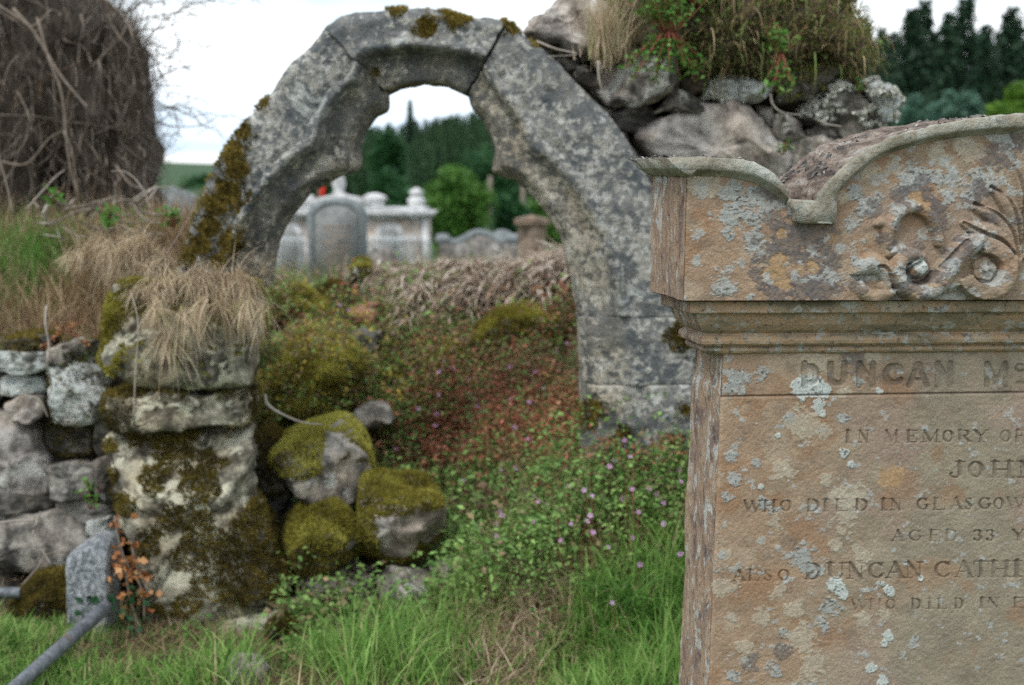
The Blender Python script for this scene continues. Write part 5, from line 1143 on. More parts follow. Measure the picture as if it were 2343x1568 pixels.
# dead bracken hanging over the crest behind the arch
p_ = scat(-.80, .36, 6.45, 7.5, 30000, lambda p: (fbm(p, 3.2, 3, 15) > .44) & (PX(p)[0] > 800 + 60 * fbm(p, 5, 2, 9)) & (rng.random(len(p)) < sstep(6.45, 6.8, p[:, 1]))); N = len(p_)
p_[:, 2] += rng.uniform(.04, .20, N) + .06 * sstep(-.05, .25, p_[:, 0])
az = rng.normal(-pi / 2, .7, N)
V, F, k = blades(p_, rng.uniform(.07, .24, N), rng.uniform(.006, .018, N), az, rng.uniform(.8, 1.6, N), rng.uniform(.5, 1.5, N), 4)
rr = np.clip(rng.normal(.58, .22, N) + .5 * (fbm(p_, 6, 3, 19) - .5), 0, 1)
stuff('dead_bracken', V, F, MT['straw'], {'rnd': rep(rr, k)})
# rougher dry grass further back, all over the raised ground and the graveyard
p_ = np.concatenate([scat(-3, 3, 7.5, 12, 12000), scat(-8, 8, 12, 30, 16000)]); N = len(p_)
V, F, k = blades(p_, rng.uniform(.08, .3, N), rng.uniform(.006, .015, N), rng.uniform(0, 2 * pi, N), np.abs(rng.normal(.2, .2, N)), np.abs(rng.normal(.7, .4, N)), 3)
cc = np.where(fbm(p_, .9, 3, 4)[:, None] + rng.normal(0, .12, (N, 1)) > .5, np.array([.3, .24, .14]), np.array([.09, .19, .04])) * rng.uniform(.6, 1.3, (N, 1))
stuff('rough_grass', V, F, MT['bankgrass'], {'Col': rep(cc, k)})

# left bank: mixed dry and green grass over the wall head
p_ = scat(-3.2, -.84, 5.15, 7.4, 34000, lambda p: (p[:, 1] > 5.22 + .05 * np.sin(p[:, 0] * 9)) & (p[:, 0] / p[:, 1] < -.168)); N = len(p_)
u_, v_ = PX(p_); zn = fbm(p_, 2.4, 3, 55)
gr = np.clip(np.exp(-((u_ - 80) / 85) ** 2 - ((v_ - 640) / 70) ** 2) * .9 + .3 * np.exp(-((u_ - 360) / 50) ** 2 - ((v_ - 540) / 30) ** 2) + (zn > .56) * .35, 0, .95)
isg = rng.random(N) < gr
front = 1 - sstep(5.3, 5.6, p_[:, 1])
az = np.where(rng.random(N) < .6, rng.normal(-pi / 2 + .3, .8, N), rng.uniform(0, 2 * pi, N))
ln = np.where(isg, rng.uniform(.1, .28, N), rng.uniform(.12, .34, N))
V, F, k = blades(p_, ln, rng.uniform(.003, .006, N), az, np.abs(rng.normal(.35, .3, N)), np.abs(rng.normal(1.1, .5, N)) + front * .5, 5)
cd = np.array([.50, .38, .24]) * rng.uniform(.55, 1.3, (N, 1)); cg = np.array([.13, .27, .06]) * rng.uniform(.6, 1.5, (N, 1)); cb = np.array([.24, .16, .09]) * rng.uniform(.5, 1.5, (N, 1))
cc = np.where(isg[:, None], cg, np.where(rng.random((N, 1)) < .34 + .4 * (zn[:, None] < .48), cb, cd))
stuff('bank_grass', V, F, MT['bankgrass'], {'Col': rep(cc, k)})
# moss and small herbs under it at the wall head
p_ = scat(-3.0, -.86, 5.12, 5.7, 26000); p_[:, 2] = np.maximum(p_[:, 2], .78 + .1 * fbm(p_, 5, 3, 4)) + rng.uniform(0, .05, len(p_)); N = len(p_)
V, F, k = leaves(p_, rng.uniform(.008, .02, N), rng.uniform(.005, .011, N), .5)
cc = np.where(fbm(p_, 7, 3, 61)[:, None] + rng.normal(0, .1, (N, 1)) > .5, np.array([.12, .09, .02]), np.array([.06, .10, .02])) * rng.uniform(.4, 1.5, (N, 1))
stuff('wall_moss', V, F, MT['cover'], {'Col': rep(cc, k)})

# hanging tuft of dead grass on the left pier
ht = thing('dead_grass_tuft', P(460, 650, 4.9), 'thick tuft of dead straw-coloured grass hanging down over the left pier', 'grass tuft')
def hanging(px, n, d0, l0, l1, az0=-pi / 2, lean=(.5, 1.3), curl=(1.2, 2.1), wd=(.0015, .0038), sp=.035):
    nw = max(8, n // 22); i = rng.integers(0, len(px), nw); wb = np.array([P(a, c_, d0) for a, c_ in np.asarray(px, float)[i]]) + rng.normal(0, sp, (nw, 3)) * [1, 1.2, .5]
    wa, wl, wc, wln = rng.normal(az0 + .25, .6, nw), rng.uniform(*lean, nw), rng.uniform(*curl, nw), rng.uniform(l0, l1, nw)
    q = rng.integers(0, nw, n); stray = rng.random(n) < .12
    return blades(wb[q] + rng.normal(0, .010, (n, 3)), wln[q] * rng.uniform(.55, 1.15, n), rng.uniform(*wd, n), np.where(stray, rng.uniform(0, 6.28, n), wa[q] + rng.normal(0, .22, n)), wl[q] + rng.normal(0, .2, n) - .5 * stray, wc[q] + rng.normal(0, .35, n), 7)
V, F, k = hanging([(330, 668), (370, 660), (410, 652), (450, 650), (490, 650), (530, 650), (565, 656), (585, 670), (430, 656), (480, 656), (520, 656)], 1700, 4.90, .07, .21, sp=.022, curl=(1.5, 2.3))
mk('hanging_blades', V, F, MT['dry'], ht, {'rnd': rep(np.clip(rng.normal(.45, .25, len(V) // k), 0, .88), k)}, smooth=False)
V, F, k = hanging([(335, 690), (360, 700), (390, 705), (350, 740), (380, 760), (420, 700), (460, 695), (500, 690), (540, 690), (570, 700)], 800, 4.79, .08, .24, lean=(1.7, 2.5), curl=(.4, 1.2), sp=.03)
mk('hanging_blades', V, F, MT['dry'], ht, {'rnd': rep(np.clip(rng.normal(.5, .3, len(V) // k), 0, 1), k)}, smooth=False)
V, F, k = hanging([(200, 600), (250, 590), (300, 580), (340, 590), (370, 620), (260, 610), (320, 610)], 2000, 5.15, .08, .2, az0=-pi / 2 - .4, sp=.05)
t2 = thing('dead_grass_tuft', P(280, 620, 5.12), 'pale fluffy dead grass tuft on the wall head left of the arch', 'grass tuft')
mk('hanging_blades', V, F, MT['dry'], t2, {'rnd': rep(np.clip(rng.normal(.5, .25, len(V) // k), 0, .88), k)}, smooth=False)
# long dry stalks before the pier
def stalks(name, px, r, mat, label, cat, n=16, sides=6, head=None):
    pts = curve([P(*q) for q in px], n); V, F = tube(pts, np.linspace(r, r * .45, n), sides)
    o = mk(name, V, F, MT[mat]); tag(o, label, cat); return o
stalks('dry_stalk', [(305, 965, 4.72), (310, 850, 4.72), (316, 740, 4.74), (300, 670, 4.8)], .0028, 'stick', 'straight dry stalk standing before the mossy edge of the left pier', 'stalk')
stalks('dry_stalk', [(60, 480, 5.6), (95, 440, 5.6), (128, 405, 5.6), (148, 390, 5.6)], .004, 'stick', 'dry brown stalk leaning right against the dark creeper', 'stalk')
stalks('dry_stalk', [(30, 490, 5.4), (12, 410, 5.4), (-6, 350, 5.4)], .004, 'stickdk', 'bent brown stalk rising at the far left edge', 'stalk')
stalks('dry_stalk', [(345, 480, 5.3), (325, 430, 5.3), (290, 395, 5.3), (255, 392, 5.3)], .003, 'stick', 'curved dry stalk with a drooping tip before the edge of the creeper', 'stalk')
stalks('dry_stalk', [(362, 610, 5.2), (395, 560, 5.2), (430, 505, 5.15), (440, 480, 5.15)], .003, 'stick', 'pale stalk slanting up along the left shoulder of the arch', 'stalk')
stalks('bramble_stem', [(606, 905, 5.05), (612, 925, 5.0), (640, 945, 4.98), (690, 966, 5.0), (738, 972, 5.05)], .006, 'stick', 'bleached curved bramble stem arching onto the yellow mossy boulder', 'stem')
stalks('bramble_stem', [(106, 700, 5.0), (104, 740, 4.98), (112, 790, 4.98), (108, 830, 4.96), (118, 880, 5.), (108, 920, 5.)], .0045, 'stick', 'pale stem hanging straight down the left wall from the grass', 'stem')
stalks('bramble_stem', [(-20, 1200, 4.95), (30, 1192, 4.95), (85, 1188, 4.95), (92, 1170, 4.95)], .005, 'stick', 'pale stem lying level across the big stone of the left wall', 'stem')
stalks('bramble_stem', [(85, 1190, 4.95), (75, 1230, 4.93), (100, 1265, 4.92), (115, 1290, 4.9)], .004, 'stick', 'pale stem dropping to the mossy boulder below the left wall', 'stem')
stalks('bramble_stem', [(50, 1340, 4.8), (85, 1300, 4.8), (105, 1270, 4.82), (150, 1262, 4.85)], .004, 'stickdk', 'brown stem rising from the pipe end towards the granite post', 'stem')
stalks('bramble_stem', [(45, 890, 5.0), (60, 905, 5.), (90, 915, 5.), (110, 955, 5.)], .0035, 'stick', 'small pale stem lying over the pinkish stone of the left wall', 'stem')
stalks('bramble_stem', [(1368, 140, 4.98), (1370, 180, 4.98), (1380, 215, 4.99), (1388, 236, 5.)], .0055, 'stick', 'white root hanging over the grey boulder beside the arch', 'root')
stalks('bramble_stem', [(1762, 215, 4.98), (1768, 240, 4.98), (1790, 258, 4.98), (1835, 264, 5.)], .0045, 'stick', 'white root curling over the small square stone in the rubble wall', 'root')
stalks('bramble_stem', [(1870, 275, 4.96), (1895, 285, 4.96), (1925, 290, 4.96)], .004, 'stick', 'short white root between the peaked stone and the headstone', 'root')
stalks('bramble_stem', [(1228, 95, 4.98), (1270, 112, 4.96), (1320, 125, 4.97), (1250, 130, 4.98)], .004, 'stick', 'grey rootlet below the pale boulder on the crown of the arch', 'root')
stalks('dry_stalk', [(1262, 1110, 5.), (1290, 1060, 5.), (1310, 1010, 5.), (1312, 900, 5.02)], .0028, 'redstem', 'reddish dead stalk upright before the right jamb', 'stalk')
stalks('dry_stalk', [(1200, 1120, 4.8), (1260, 1160, 4.78), (1330, 1190, 4.78)], .0025, 'stickdk', 'brown stalk fallen across the green herbs', 'stalk')

# brushwood heap on the bank below the creeper
bw = thing('brushwood_heap', P(200, 520, 6.2), 'heap of bleached broken twigs on the bank below the dark creeper', 'brushwood'); 
for k in range(52):
    u0, v0 = rng.uniform(70, 330), rng.uniform(455, 540); a = rng.normal(.3, .7); l = rng.uniform(30, 110)
    pts = curve([P(u0, v0, 6.2 + rng.normal(0, .15)), P(u0 + cos(a) * l * .5, v0 - sin(a) * l * .5 + rng.normal(0, 8), 6.15 + rng.normal(0, .1)), P(u0 + cos(a) * l, v0 - sin(a) * l * .7, 6.2 + rng.normal(0, .15))], 8)
    V, F = tube(pts, np.linspace(rng.uniform(.003, .007), .002, 8), 5); mk('twig', V, F, MT['stickdk' if k % 3 else 'stick'], bw)

# turf, plants and grass on the rubble wall
def ontop(n, cond): return sample(VT, FT, n, cond)
p_, q_ = ontop(9000, lambda p, q: (q[:, 1] < .5) & (fbm(p, 4, 3, 7) > .40)); N = len(p_)
u_, v_ = PX(p_)
az = rng.normal(-pi / 2, 1.1, N)
V, F, k = blades(p_, rng.uniform(.04, .20, N), rng.uniform(.0025, .005, N), az, np.abs(rng.normal(.6, .5, N)), np.abs(rng.normal(1.5, .7, N)), 6)
gold = np.array([.54, .43, .24]); grn = np.array([.20, .30, .09]); brn = np.array([.28, .19, .11])
rr = rng.random((N, 1)); rt = sstep(1750, 1900, u_)[:, None]
cc = np.where(rr < .42 - .2 * rt, gold, np.where(rr < .8 - .2 * rt, grn, brn)) * rng.uniform(.5, 1.35, (N, 1))
o = mk('turf_grass', V, F, MT['bankgrass'], None, {'Col': rep(cc, k)}, smooth=False); tag(o, kind='stuff')
p_, q_ = ontop(30000, lambda p, q: (q[:, 1] < .6)); N = len(p_); p_ = p_ + q_ * rng.uniform(0, .03, (N, 1))
V, F, k = leaves(p_, rng.uniform(.006, .02, N), rng.uniform(.004, .01, N), .3); u_, v_ = PX(p_)
cc = np.where(rng.random((N, 1)) < .5, np.array([.19, .25, .075]), np.array([.22, .16, .085])) * rng.uniform(.4, 1.5, (N, 1)); cc = np.where((rng.random(N) < .6 * np.exp(-((u_ - 1930) / 60) ** 2 - ((v_ - 90) / 40) ** 2))[:, None], np.array([.22, .17, .035]), cc)
o = mk('turf_moss', V, F, MT['cover'], None, {'Col': rep(cc, k)}, smooth=False); tag(o, kind='stuff')
tt = thing('dead_grass_tuft', P(1390, 130, 5.0), 'golden upright grass tuft between the pale boulder and the leafy plant on the wall', 'grass tuft')
n = 420; b_ = P(1385, 128, 5.05) + rng.normal(0, [.035, .03, .02], (n, 3)); V, F, k = blades(b_, rng.uniform(.1, .26, n), rng.uniform(.0025, .0045, n), rng.uniform(0, 2 * pi, n), np.abs(rng.normal(.2, .2, n)), np.abs(rng.normal(.7, .5, n)), 5)
mk('blades', V, F, MT['dry'], tt, {'rnd': rep(rng.uniform(.2, 1., n), k)}, smooth=False)
def leafy(px, d, n_st, hgt, spread, lsz, label, cat='plant', mat='leaf', per=16, name='leafy_plant', droop=.2, hang=False):
    b_ = P(*px, d); t = thing(name, b_, label, cat); st, lf, lr = [], [], []
    for s in range(n_st):
        a = rng.uniform(0, 2 * pi); o_ = np.array([cos(a), sin(a) * .6 - .3, 0]) * spread * rng.uniform(.2, 1)
        h_ = hgt * rng.uniform(.6, 1.1) * (-1 if hang and s % 2 else 1)
        pts = curve([b_ + o_ * .15, b_ + o_ * .6 + [0, 0, h_ * .5], b_ + o_ + [0, 0, h_]], 10); st.append(tube(pts, np.linspace(.0022, .001, 10), 4))
        ii = rng.uniform(1.5, 9, per); pl = np.stack([np.interp(ii, range(10), pts[:, j]) for j in range(3)], -1) + rng.normal(0, .006, (per, 3)); lf.append(pl)
    V, F = join(st); mk('stem', V, F, MT['redstem'], t)
    lf = np.concatenate(lf); N = len(lf); V, F, k = leaves(lf, lsz * rng.uniform(.6, 1.2, N), lsz * .72 * rng.uniform(.7, 1.1, N), .7, droop)
    mk('foliage', V, F, MT[mat], t, {'rnd': rep(rng.random(N), k)}, smooth=False); return t
leafy((1530, 75), 4.96, 50, .15, .16, .020, 'bushy bright green small-leaved plant trailing over the grey boulder on the wall', hang=True, per=20)
leafy((1590, 10), 5.0, 26, .13, .14, .020, 'green small-leaved plant at the top edge of the view above the bushy one', per=16)
leafy((1785, 125), 4.97, 18, .12, .09, .026, 'broad-leaved bright green plant hanging over the mossy dark stone', hang=True, per=8, droop=.5)
leafy((1770, 30), 5.1, 10, .11, .09, .03, 'green plant in the golden turf high on the rubble wall', per=12)
leafy((1895, 20), 5.15, 12, .1, .09, .028, 'dark green leafy plant on the right shoulder of the turf', per=12)
leafy((1965, 215), 5.15, 4, .04, .03, .02, 'tiny green plant between the two white-crusted stones', per=6)
leafy((1790, 355), 5.0, 5, .05, .03, .016, 'tiny green plant in the gap beside the square stone', per=8)
leafy((245, 520), 5.6, 8, .08, .08, .032, 'bright green leafy sprig below the brushwood', per=7)
leafy((118, 470), 5.8, 6, .07, .05, .03, 'small green sprig growing from the brushwood at left', per=6)
leafy((395, 520), 5.35, 8, .08, .06, .024, 'fresh green sprig at the left foot of the arch', per=7)
leafy((212, 1165), 4.9, 5, .1, .05, .024, 'upright green sprig against the left pier by the granite post', per=7)
leafy((150, 760), 5.05, 6, .06, .09, .014, 'reddish dead sprig hanging on the left wall', mat='deadleaf', per=9, hang=True)
# dead ivy with rusty leaves climbing the left pier
iv = thing('dead_ivy', P(300, 1440, 4.75), 'ivy with withered rusty brown leaves climbing the lower left pier', 'ivy'); st, pl = [], []
for pth in ([(330, 1460), (300, 1380), (285, 1300), (270, 1230), (262, 1180)], [(330, 1420), (325, 1350), (290, 1290), (275, 1250)], [(345, 1370), (330, 1330), (310, 1290), (300, 1240)], [(240, 1390), (260, 1320), (290, 1280)]):
    pts = curve([P(a, b, 4.72) for a, b in pth], 14); st.append(tube(pts, .0035, 5)); pl.append(pts[rng.integers(2, 14, 26)] + rng.normal(0, .018, (26, 3)))
V, F = join(st); mk('stem', V, F, MT['stickdk'], iv); pl = np.concatenate(pl); N = len(pl)
V, F, k = leaves(pl, rng.uniform(.018, .036, N), rng.uniform(.016, .03, N), .1, .4); mk('withered_leaves', V, F, MT['deadleaf'], iv, {'rnd': rep(rng.random(N), k)}, smooth=False)
b_ = np.array([P(a, b, 4.70) for a, b in ((210, 1360), (225, 1375), (300, 1390), (320, 1370), (265, 1375), (290, 1440), (310, 1460))])[rng.integers(0, 7, 60)] + rng.normal(0, .02, (60, 3))
V, F, k = leaves(b_, rng.uniform(.02, .034, 60), rng.uniform(.018, .03, 60), .1, .3); mk('living_leaves', V, F, MT['ivyleaf'], iv, {'rnd': rep(rng.random(60), k)}, smooth=False)

# pink wildflowers, each its own plant
FL = [(345, 120), (315, 125), (380, 150), (415, 170), (630, 325), (765, 360), (803, 383), (750, 397), (835, 283), (895, 285), (985, 307), (1015, 380), (1125, 203), (1168, 210), (1222, 292), (1190, 325), (860, 425), (748, 483), (672, 535), (740, 552), (880, 500), (890, 525), (905, 545), (1018, 498), (1083, 510), (1138, 460), (735, 597), (1030, 603), (1078, 647), (592, 685), (978, 760), (1032, 755), (838, 800), (1232, 822), (1287, 835), (1316, 857), (1400, 727), (1380, 748), (1458, 712), (1438, 652), (1568, 718), (1118, 878), (975, 915), (985, 932), (965, 960), (963, 1007), (1102, 950), (1240, 960), (1310, 930), (1297, 950), (1320, 992), (1203, 1022), (1465, 833), (1530, 828), (1557, 850), (1430, 865), (1580, 882), (1488, 917), (1580, 960), (1375, 1047), (1463, 1010), (1645, 1072), (1495, 1112), (1435, 1190), (1390, 1252), (1645, 805), (1640, 760), (275, 80), (155, 45), (122, 470), (1025, 375), (1105, 398)]
for i, (a, b) in enumerate(FL):
    u, v = 544.5 + a * .614, 605 + b * .614; hh = rng.uniform(.1, .17); g_ = hit(u, v, hh); top = P(u, v, g_[1]) + [0, -.03, 0]
    zone = 'red-tinged herbs of the bank' if (v < 1030 and u > 860) else ('green herbs by the headstone' if u > 1100 else 'mossy bank at the left of the arch')
    t = thing('pink_wildflower', g_, 'small pink five-petalled wildflower among the ' + zone, 'wildflower', 'pink wildflowers among the ' + zone)
    V, F = tube(curve([g_ - [0, 0, .02], g_ * .4 + top * .6 + rng.normal(0, .01, 3), top], 7), .0011, 4); mk('stem', V, F, MT['redstem'], t)
    fd = np.array([rng.normal(0, .4), -.75, .65 + rng.normal(0, .2)]); fd /= np.linalg.norm(fd); e1 = np.cross(fd, [0, 0, 1.]); e1 /= np.linalg.norm(e1); e2 = np.cross(fd, e1)
    V, F = [top + fd * .001], []; R_ = rng.uniform(.007, .010)
    for p5 in range(5):
        for da, rr_, up in ((-.26, .55, .002), (-.40, .88, .004), (0, 1.08, .003), (.40, .88, .004), (.26, .55, .002)):
            an = 2 * pi * p5 / 5 + da * 1.25; V.append(top + (e1 * cos(an) + e2 * sin(an)) * rr_ * R_ + fd * up)
        s_ = 1 + p5 * 5; F.append([0, s_, s_ + 1, s_ + 2, s_ + 3, s_ + 4])
    o = mk('petals', np.array(V), F, MT['petal'], t, {'rnd': np.full(len(V), rng.random())}, smooth=False)

# ------------------------------------------------------------------ the creeper-clad ruin at the left
IVP = [(-700, 620), (-700, -260), (-300, -240), (-100, -150), (100, -70), (205, 0), (246, 40), (286, 62), (303, 100), (292, 140), (302, 200), (311, 251), (319, 301), (322, 376), (325, 470), (330, 640)]
VI, FI = rock(IVP, 7.6, 1.1, p=12, amp=.05, seed=71, n=220, fsc=5, facets=0)
ui, vi = PX(VI); VI[:, 1] += .35 * np.exp(-((ui - 120) / 48) ** 2 - ((vi - 415) / 55) ** 2) * (VI[:, 1] < 7.6)
rw = thing('ruined_gable', P(-100, 620, 7.6), 'tall broken masonry wall smothered in dead brown creeper at the left', 'ruin')
mk('masonry', VI, FI, MT['ivybody'], rw)
cr = thing('dead_creeper', P(100, 600, 7.2), 'tangle of dead brown creeper stems and twigs covering the ruin at the left', 'creeper')
front = lambda p, q: (q[:, 1] < .45) & (p[:, 2] > .8)
bs, bn = sample(VI, FI, 44000, front); N = len(bs)
hole = np.exp(-((PX(bs)[0] - 120) / 48) ** 2 - ((PX(bs)[1] - 415) / 55) ** 2); kp = rng.random(N) > hole * .9; bs, bn = bs[kp], bn[kp]; N = len(bs)
az = rng.normal(-pi / 2, 1.5, N)
V, F, k = blades(bs - bn * .02, rng.uniform(.08, .32, N), rng.uniform(.002, .0055, N), az, rng.uniform(.3, 2.2, N), rng.normal(0, 1.3, N), 4)
rr = np.clip(rng.normal(.42, .24, N) + .5 * (fbm(bs, 2.2, 3, 6) - .5), 0, 1)
mk('twigs', V, F, MT['twig'], cr, {'rnd': rep(rr, k)}, smooth=False)
st = []
for q in range(170):
    u, v = rng.uniform(-300, 325), rng.uniform(-60, 420); a = rng.normal(1.45, .45) if rng.random() < .7 else rng.uniform(0, pi); pts = []
    d_ = 7.12 + rng.normal(0, .06); l = rng.uniform(18, 34)
    for k in range(rng.integers(5, 11)):
        pts.append(P(min(u, 330), v, d_ + rng.normal(0, .03))); u += cos(a) * l; v += sin(a) * l; a += rng.normal(0, .3)
    pts = curve(pts, len(pts) * 3); r_ = rng.choice([.004, .006, .008, .012], p=[.62, .26, .10, .02]); st.append(tube(pts, np.linspace(r_ * .75, r_ * .35, len(pts)), 5))
V, F = join(st); mk('stems', V, F, MT['stickdk'], cr)
for pth, r_ in (([(30, 20), (75, 70), (100, 110), (140, 175), (190, 235), (200, 245)], .014), ([(85, 40), (110, 130), (140, 210), (150, 300), (160, 380), (180, 450)], .012), ([(-10, 10), (40, 40), (75, 60), (118, 22)], .013), ([(0, 370), (60, 375), (110, 320), (140, 300)], .009), ([(40, 210), (60, 250), (70, 280)], .010), ([(145, 300), (165, 350), (178, 450)], .009)):
    V, F = tube(curve([P(a, b, 7.0) for a, b in pth], 24), np.linspace(r_ * .6, r_ * .34, 24), 7); mk('main_stem', V, F, MT['stickdk'], cr)
# ragged right-hand edge
es = np.array([P(*q, 7.25) for q in ((250, 42), (290, 66), (304, 110), (296, 140), (303, 200), (311, 250), (319, 300), (322, 376), (325, 440))]); ec = curve(es, 400)
eb = ec[rng.integers(0, 400, 2600)] + rng.normal(0, [.03, .15, .03], (2600, 3)); sgn = rng.uniform(-1.2, 1.2, 2600)
V, F, k = blades(eb - [.03, 0, 0], rng.gamma(2., .032, 2600) + .03, rng.uniform(.003, .006, 2600), sgn, rng.uniform(.3, 2.4, 2600), rng.normal(0, 1.4, 2600), 4)
mk('edge_twigs', V, F, MT['twig'], cr, {'rnd': rep(rng.uniform(0, .7, 2600), k)}, smooth=False)
# wispy twigs against the sky
st = []
def twigtree(p, a, l, r_, dep):
    pts = [p]; n = 5
    for k in range(n):
        a += rng.normal(0, .22); p = p + np.array([cos(a), rng.normal(0, .25), sin(a)]) * l / n; pts.append(p)
        if dep > 0 and rng.random() < .75: twigtree(p, a + rng.choice([-1, 1]) * rng.uniform(.4, .9), l * rng.uniform(.4, .7), r_ * .6, dep - 1)
    st.append(tube(np.array(pts), np.linspace(r_, r_ * .4, n + 1), 4))
for u, v, a, l in ((255, 30, .5, .32), (270, 10, .7, .40), (240, -20, .5, .45), (295, 60, .4, .22), (300, 75, .1, .25), (310, 110, .3, .24), (312, 130, -.1, .22), (316, 170, .5, .2), (318, 200, .2, .2), (322, 240, .4, .24), (325, 262, 0., .18), (260, 0, .2, .42), (225, -30, .2, .5), (305, 95, -.3, .22), (320, 215, -.5, .16), (330, 300, .3, .1), (332, 340, .6, .1), (280, 40, .9, .3)):
    twigtree(P(u, v, 7.35), a, l * 1.35, .0045, 2)
pts = curve([P(a, b, 7.3) for a, b in ((322, 262), (345, 275), (380, 287), (430, 291), (465, 285), (490, 272), (497, 266))], 20); st.append(tube(pts, np.linspace(.004, .0016, 20), 4))
pts = curve([P(a, b, 7.3) for a, b in ((358, 362), (372, 352), (380, 340), (392, 333))], 8); st.append(tube(pts, np.linspace(.003, .0012, 8), 4))
V, F = join(st); mk('sky_twigs', V, F, MT['stickdk'], cr)

# ------------------------------------------------------------------ gravestones beyond the arch
MT['gslate'] = stone('grave_grey', (.125, .14, .145), (.18, .198, .203), (.235, .255, .26), 14, .12, (.42, .43, .42), 0., .25, tint=(.95, 1., 1.03))
MT['gslate2'] = stone('grave_grey_panel', (.15, .16, .155), (.215, .22, .215), (.27, .275, .265), 30, .1, (.4, .38, .34), 0., .2, tint=(.95, 1., 1.03))
MT['gwhite'] = stone('white_marble', (.30, .295, .29), (.45, .445, .44), (.60, .60, .59), 7, .3, (.74, .75, .76), 0., .25, tint=(.95, 1., 1.03))
MT['gpink'] = stone('pinkish_stone', (.28, .24, .22), (.42, .38, .35), (.56, .52, .49), 7, .4, (.6, .58, .56), 0., .25)
MT['gdark'] = stone('grave_dark', (.07, .065, .06), (.16, .145, .13), (.26, .24, .22), 12, .15, (.45, .43, .4), 0., .3, tint=(.95, 1., 1.03))
MT['gbrown'] = stone('grave_brown', (.13, .1, .08), (.26, .2, .16), (.34, .27, .22), 10, .1, (.45, .4, .35), 0., .25)
MT['wiron'] = plain('white_painted_iron', (.6, .62, .63), .2, 30)
def X(u, d): return float(P(u, 400, d)[0])
def Z(v, d): return float(P(1171, v, d)[2])
def prism(outline, y0, y1, bev=0.):
    """upright slab from an (x, z) outline"""
    o_ = np.array(outline, float); n = len(o_)
    V = np.concatenate([np.c_[o_[:, 0], np.full(n, y0), o_[:, 1]], np.c_[o_[:, 0], np.full(n, y1), o_[:, 1]]])
    return V, [list(range(n))[::-1], list(range(n, 2 * n))] + [[j, (j + 1) % n, n + (j + 1) % n, n + j] for j in range(n)]
# tall grey slab with arched head
D = 19.5; t = thing('grey_headstone', (X(768, D), D, -.1), 'tall grey round-shouldered headstone slab standing before the white monument', 'headstone')
def arched(x0, x1, zb, zs, zt, n=16):
    a = np.linspace(0, pi, n); xc, rx = (x0 + x1) / 2, (x1 - x0) / 2
    return [(x0, zb), (x1, zb)] + [(xc + rx * cos(q), zs + (zt - zs) * sin(q)) for q in a]
V, F = prism(arched(X(701, D), X(836, D), -.15, Z(492, D), Z(452, D)), D, D + .16); mk('slab', V, F, MT['gslate'], t)
V, F = prism(arched(X(716, D), X(821, D), Z(640, D), Z(505, D), Z(470, D)), D - .012, D + .01); mk('inscription_panel', V, F, MT['gslate2'], t)
V, F = join([prism(arched(X(708, D), X(829, D), Z(650, D), Z(498, D), Z(460, D)), D - .02, D - .0)]); 
a = np.linspace(0, pi, 20); xc, rx, zs, zt = (X(712, D) + X(825, D)) / 2, (X(825, D) - X(712, D)) / 2, Z(500, D), Z(463, D)
pts = np.array([(X(712, D), D - .01, Z(648, D))] + [(xc - rx * cos(q), D - .01, zs + (zt - zs) * sin(q)) for q in a] + [(X(825, D), D - .01, Z(648, D))]); V, F = tube(pts, .016, 6); mk('border_moulding', V, F, MT['gslate'], t)
lines_ = []
for k in range(9): lines_.append(box((X(735 + (k % 3) * 5, D), D - .016, Z(520 + k * 12, D)), (X(800 - (k % 2) * 8, D), D - .011, Z(516 + k * 12, D))))
V, F = join(lines_); mk('worn_lettering', V, F, MT['gbrown'], t)
# white monument
D = 24.; t = thing('white_monument', (X(800, D), D, -.2), 'long white marble monument with cornice and urn finials behind the grey slab', 'monument')
zc = Z(500, D)
V, F = box((X(560, D), D, -.3), (X(978, D), D + .9, zc), .02); mk('body', V, F, MT['gpink'], t)
V, F = join([box((X(550, D), D - .10, zc), (X(985, D), D + 1., Z(492, D)), .01), box((X(545, D), D - .16, Z(492, D) + .002), (X(993, D), D + 1.05, Z(484, D)), .01), box((X(560, D), D - .05, Z(484, D) + .002), (X(975, D), D + .9, Z(476, D)), .01), box((X(660, D), D, Z(476, D) + .002), (X(868, D), D + .8, Z(466, D)), .01)]); mk('cornice', V, F, MT['gwhite'], t)
V, F = prism([(X(690, D), Z(468, D)), (X(850, D), Z(468, D)), (X(838, D), Z(458, D)), (X(775, D), Z(444, D)), (X(702, D), Z(458, D))], D - .02, D + .5); mk('pediment', V, F, MT['gwhite'], t)
for u0, u1 in ((655, 718), (838, 868)):
    c_ = ((X(u0, D) + X(u1, D)) / 2, D + .3, Z(466, D)); V, F = lathe([(.06, 0), (.16, .02), (.2, .07), (.17, .12), (.08, .15), (.02, .16)], 14, c_); mk('scroll_boss', V, F, MT['gwhite'], t)
for u0, v0, v1 in ((769, 448, 402), (949, 477, 430)):
    z0, z1 = Z(v0, D), Z(v1, D); h_ = z1 - z0; V, F = lathe([(.17, 0), (.17, .06 * h_), (.11, .1 * h_), (.14, .25 * h_), (.15, .4 * h_), (.10, .52 * h_), (.07, .58 * h_), (.11, .68 * h_), (.12, .8 * h_), (.07, .9 * h_), (.03, h_)] if u0 > 800 else [(.13, 0), (.13, .08 * h_), (.07, .16 * h_), (.09, .35 * h_), (.11, .6 * h_), (.09, .8 * h_), (.10, .86 * h_), (.04, h_)], 16, (X(u0, D), D + .35, z0)); mk('urn_finial', V, F, MT['gwhite'], t)
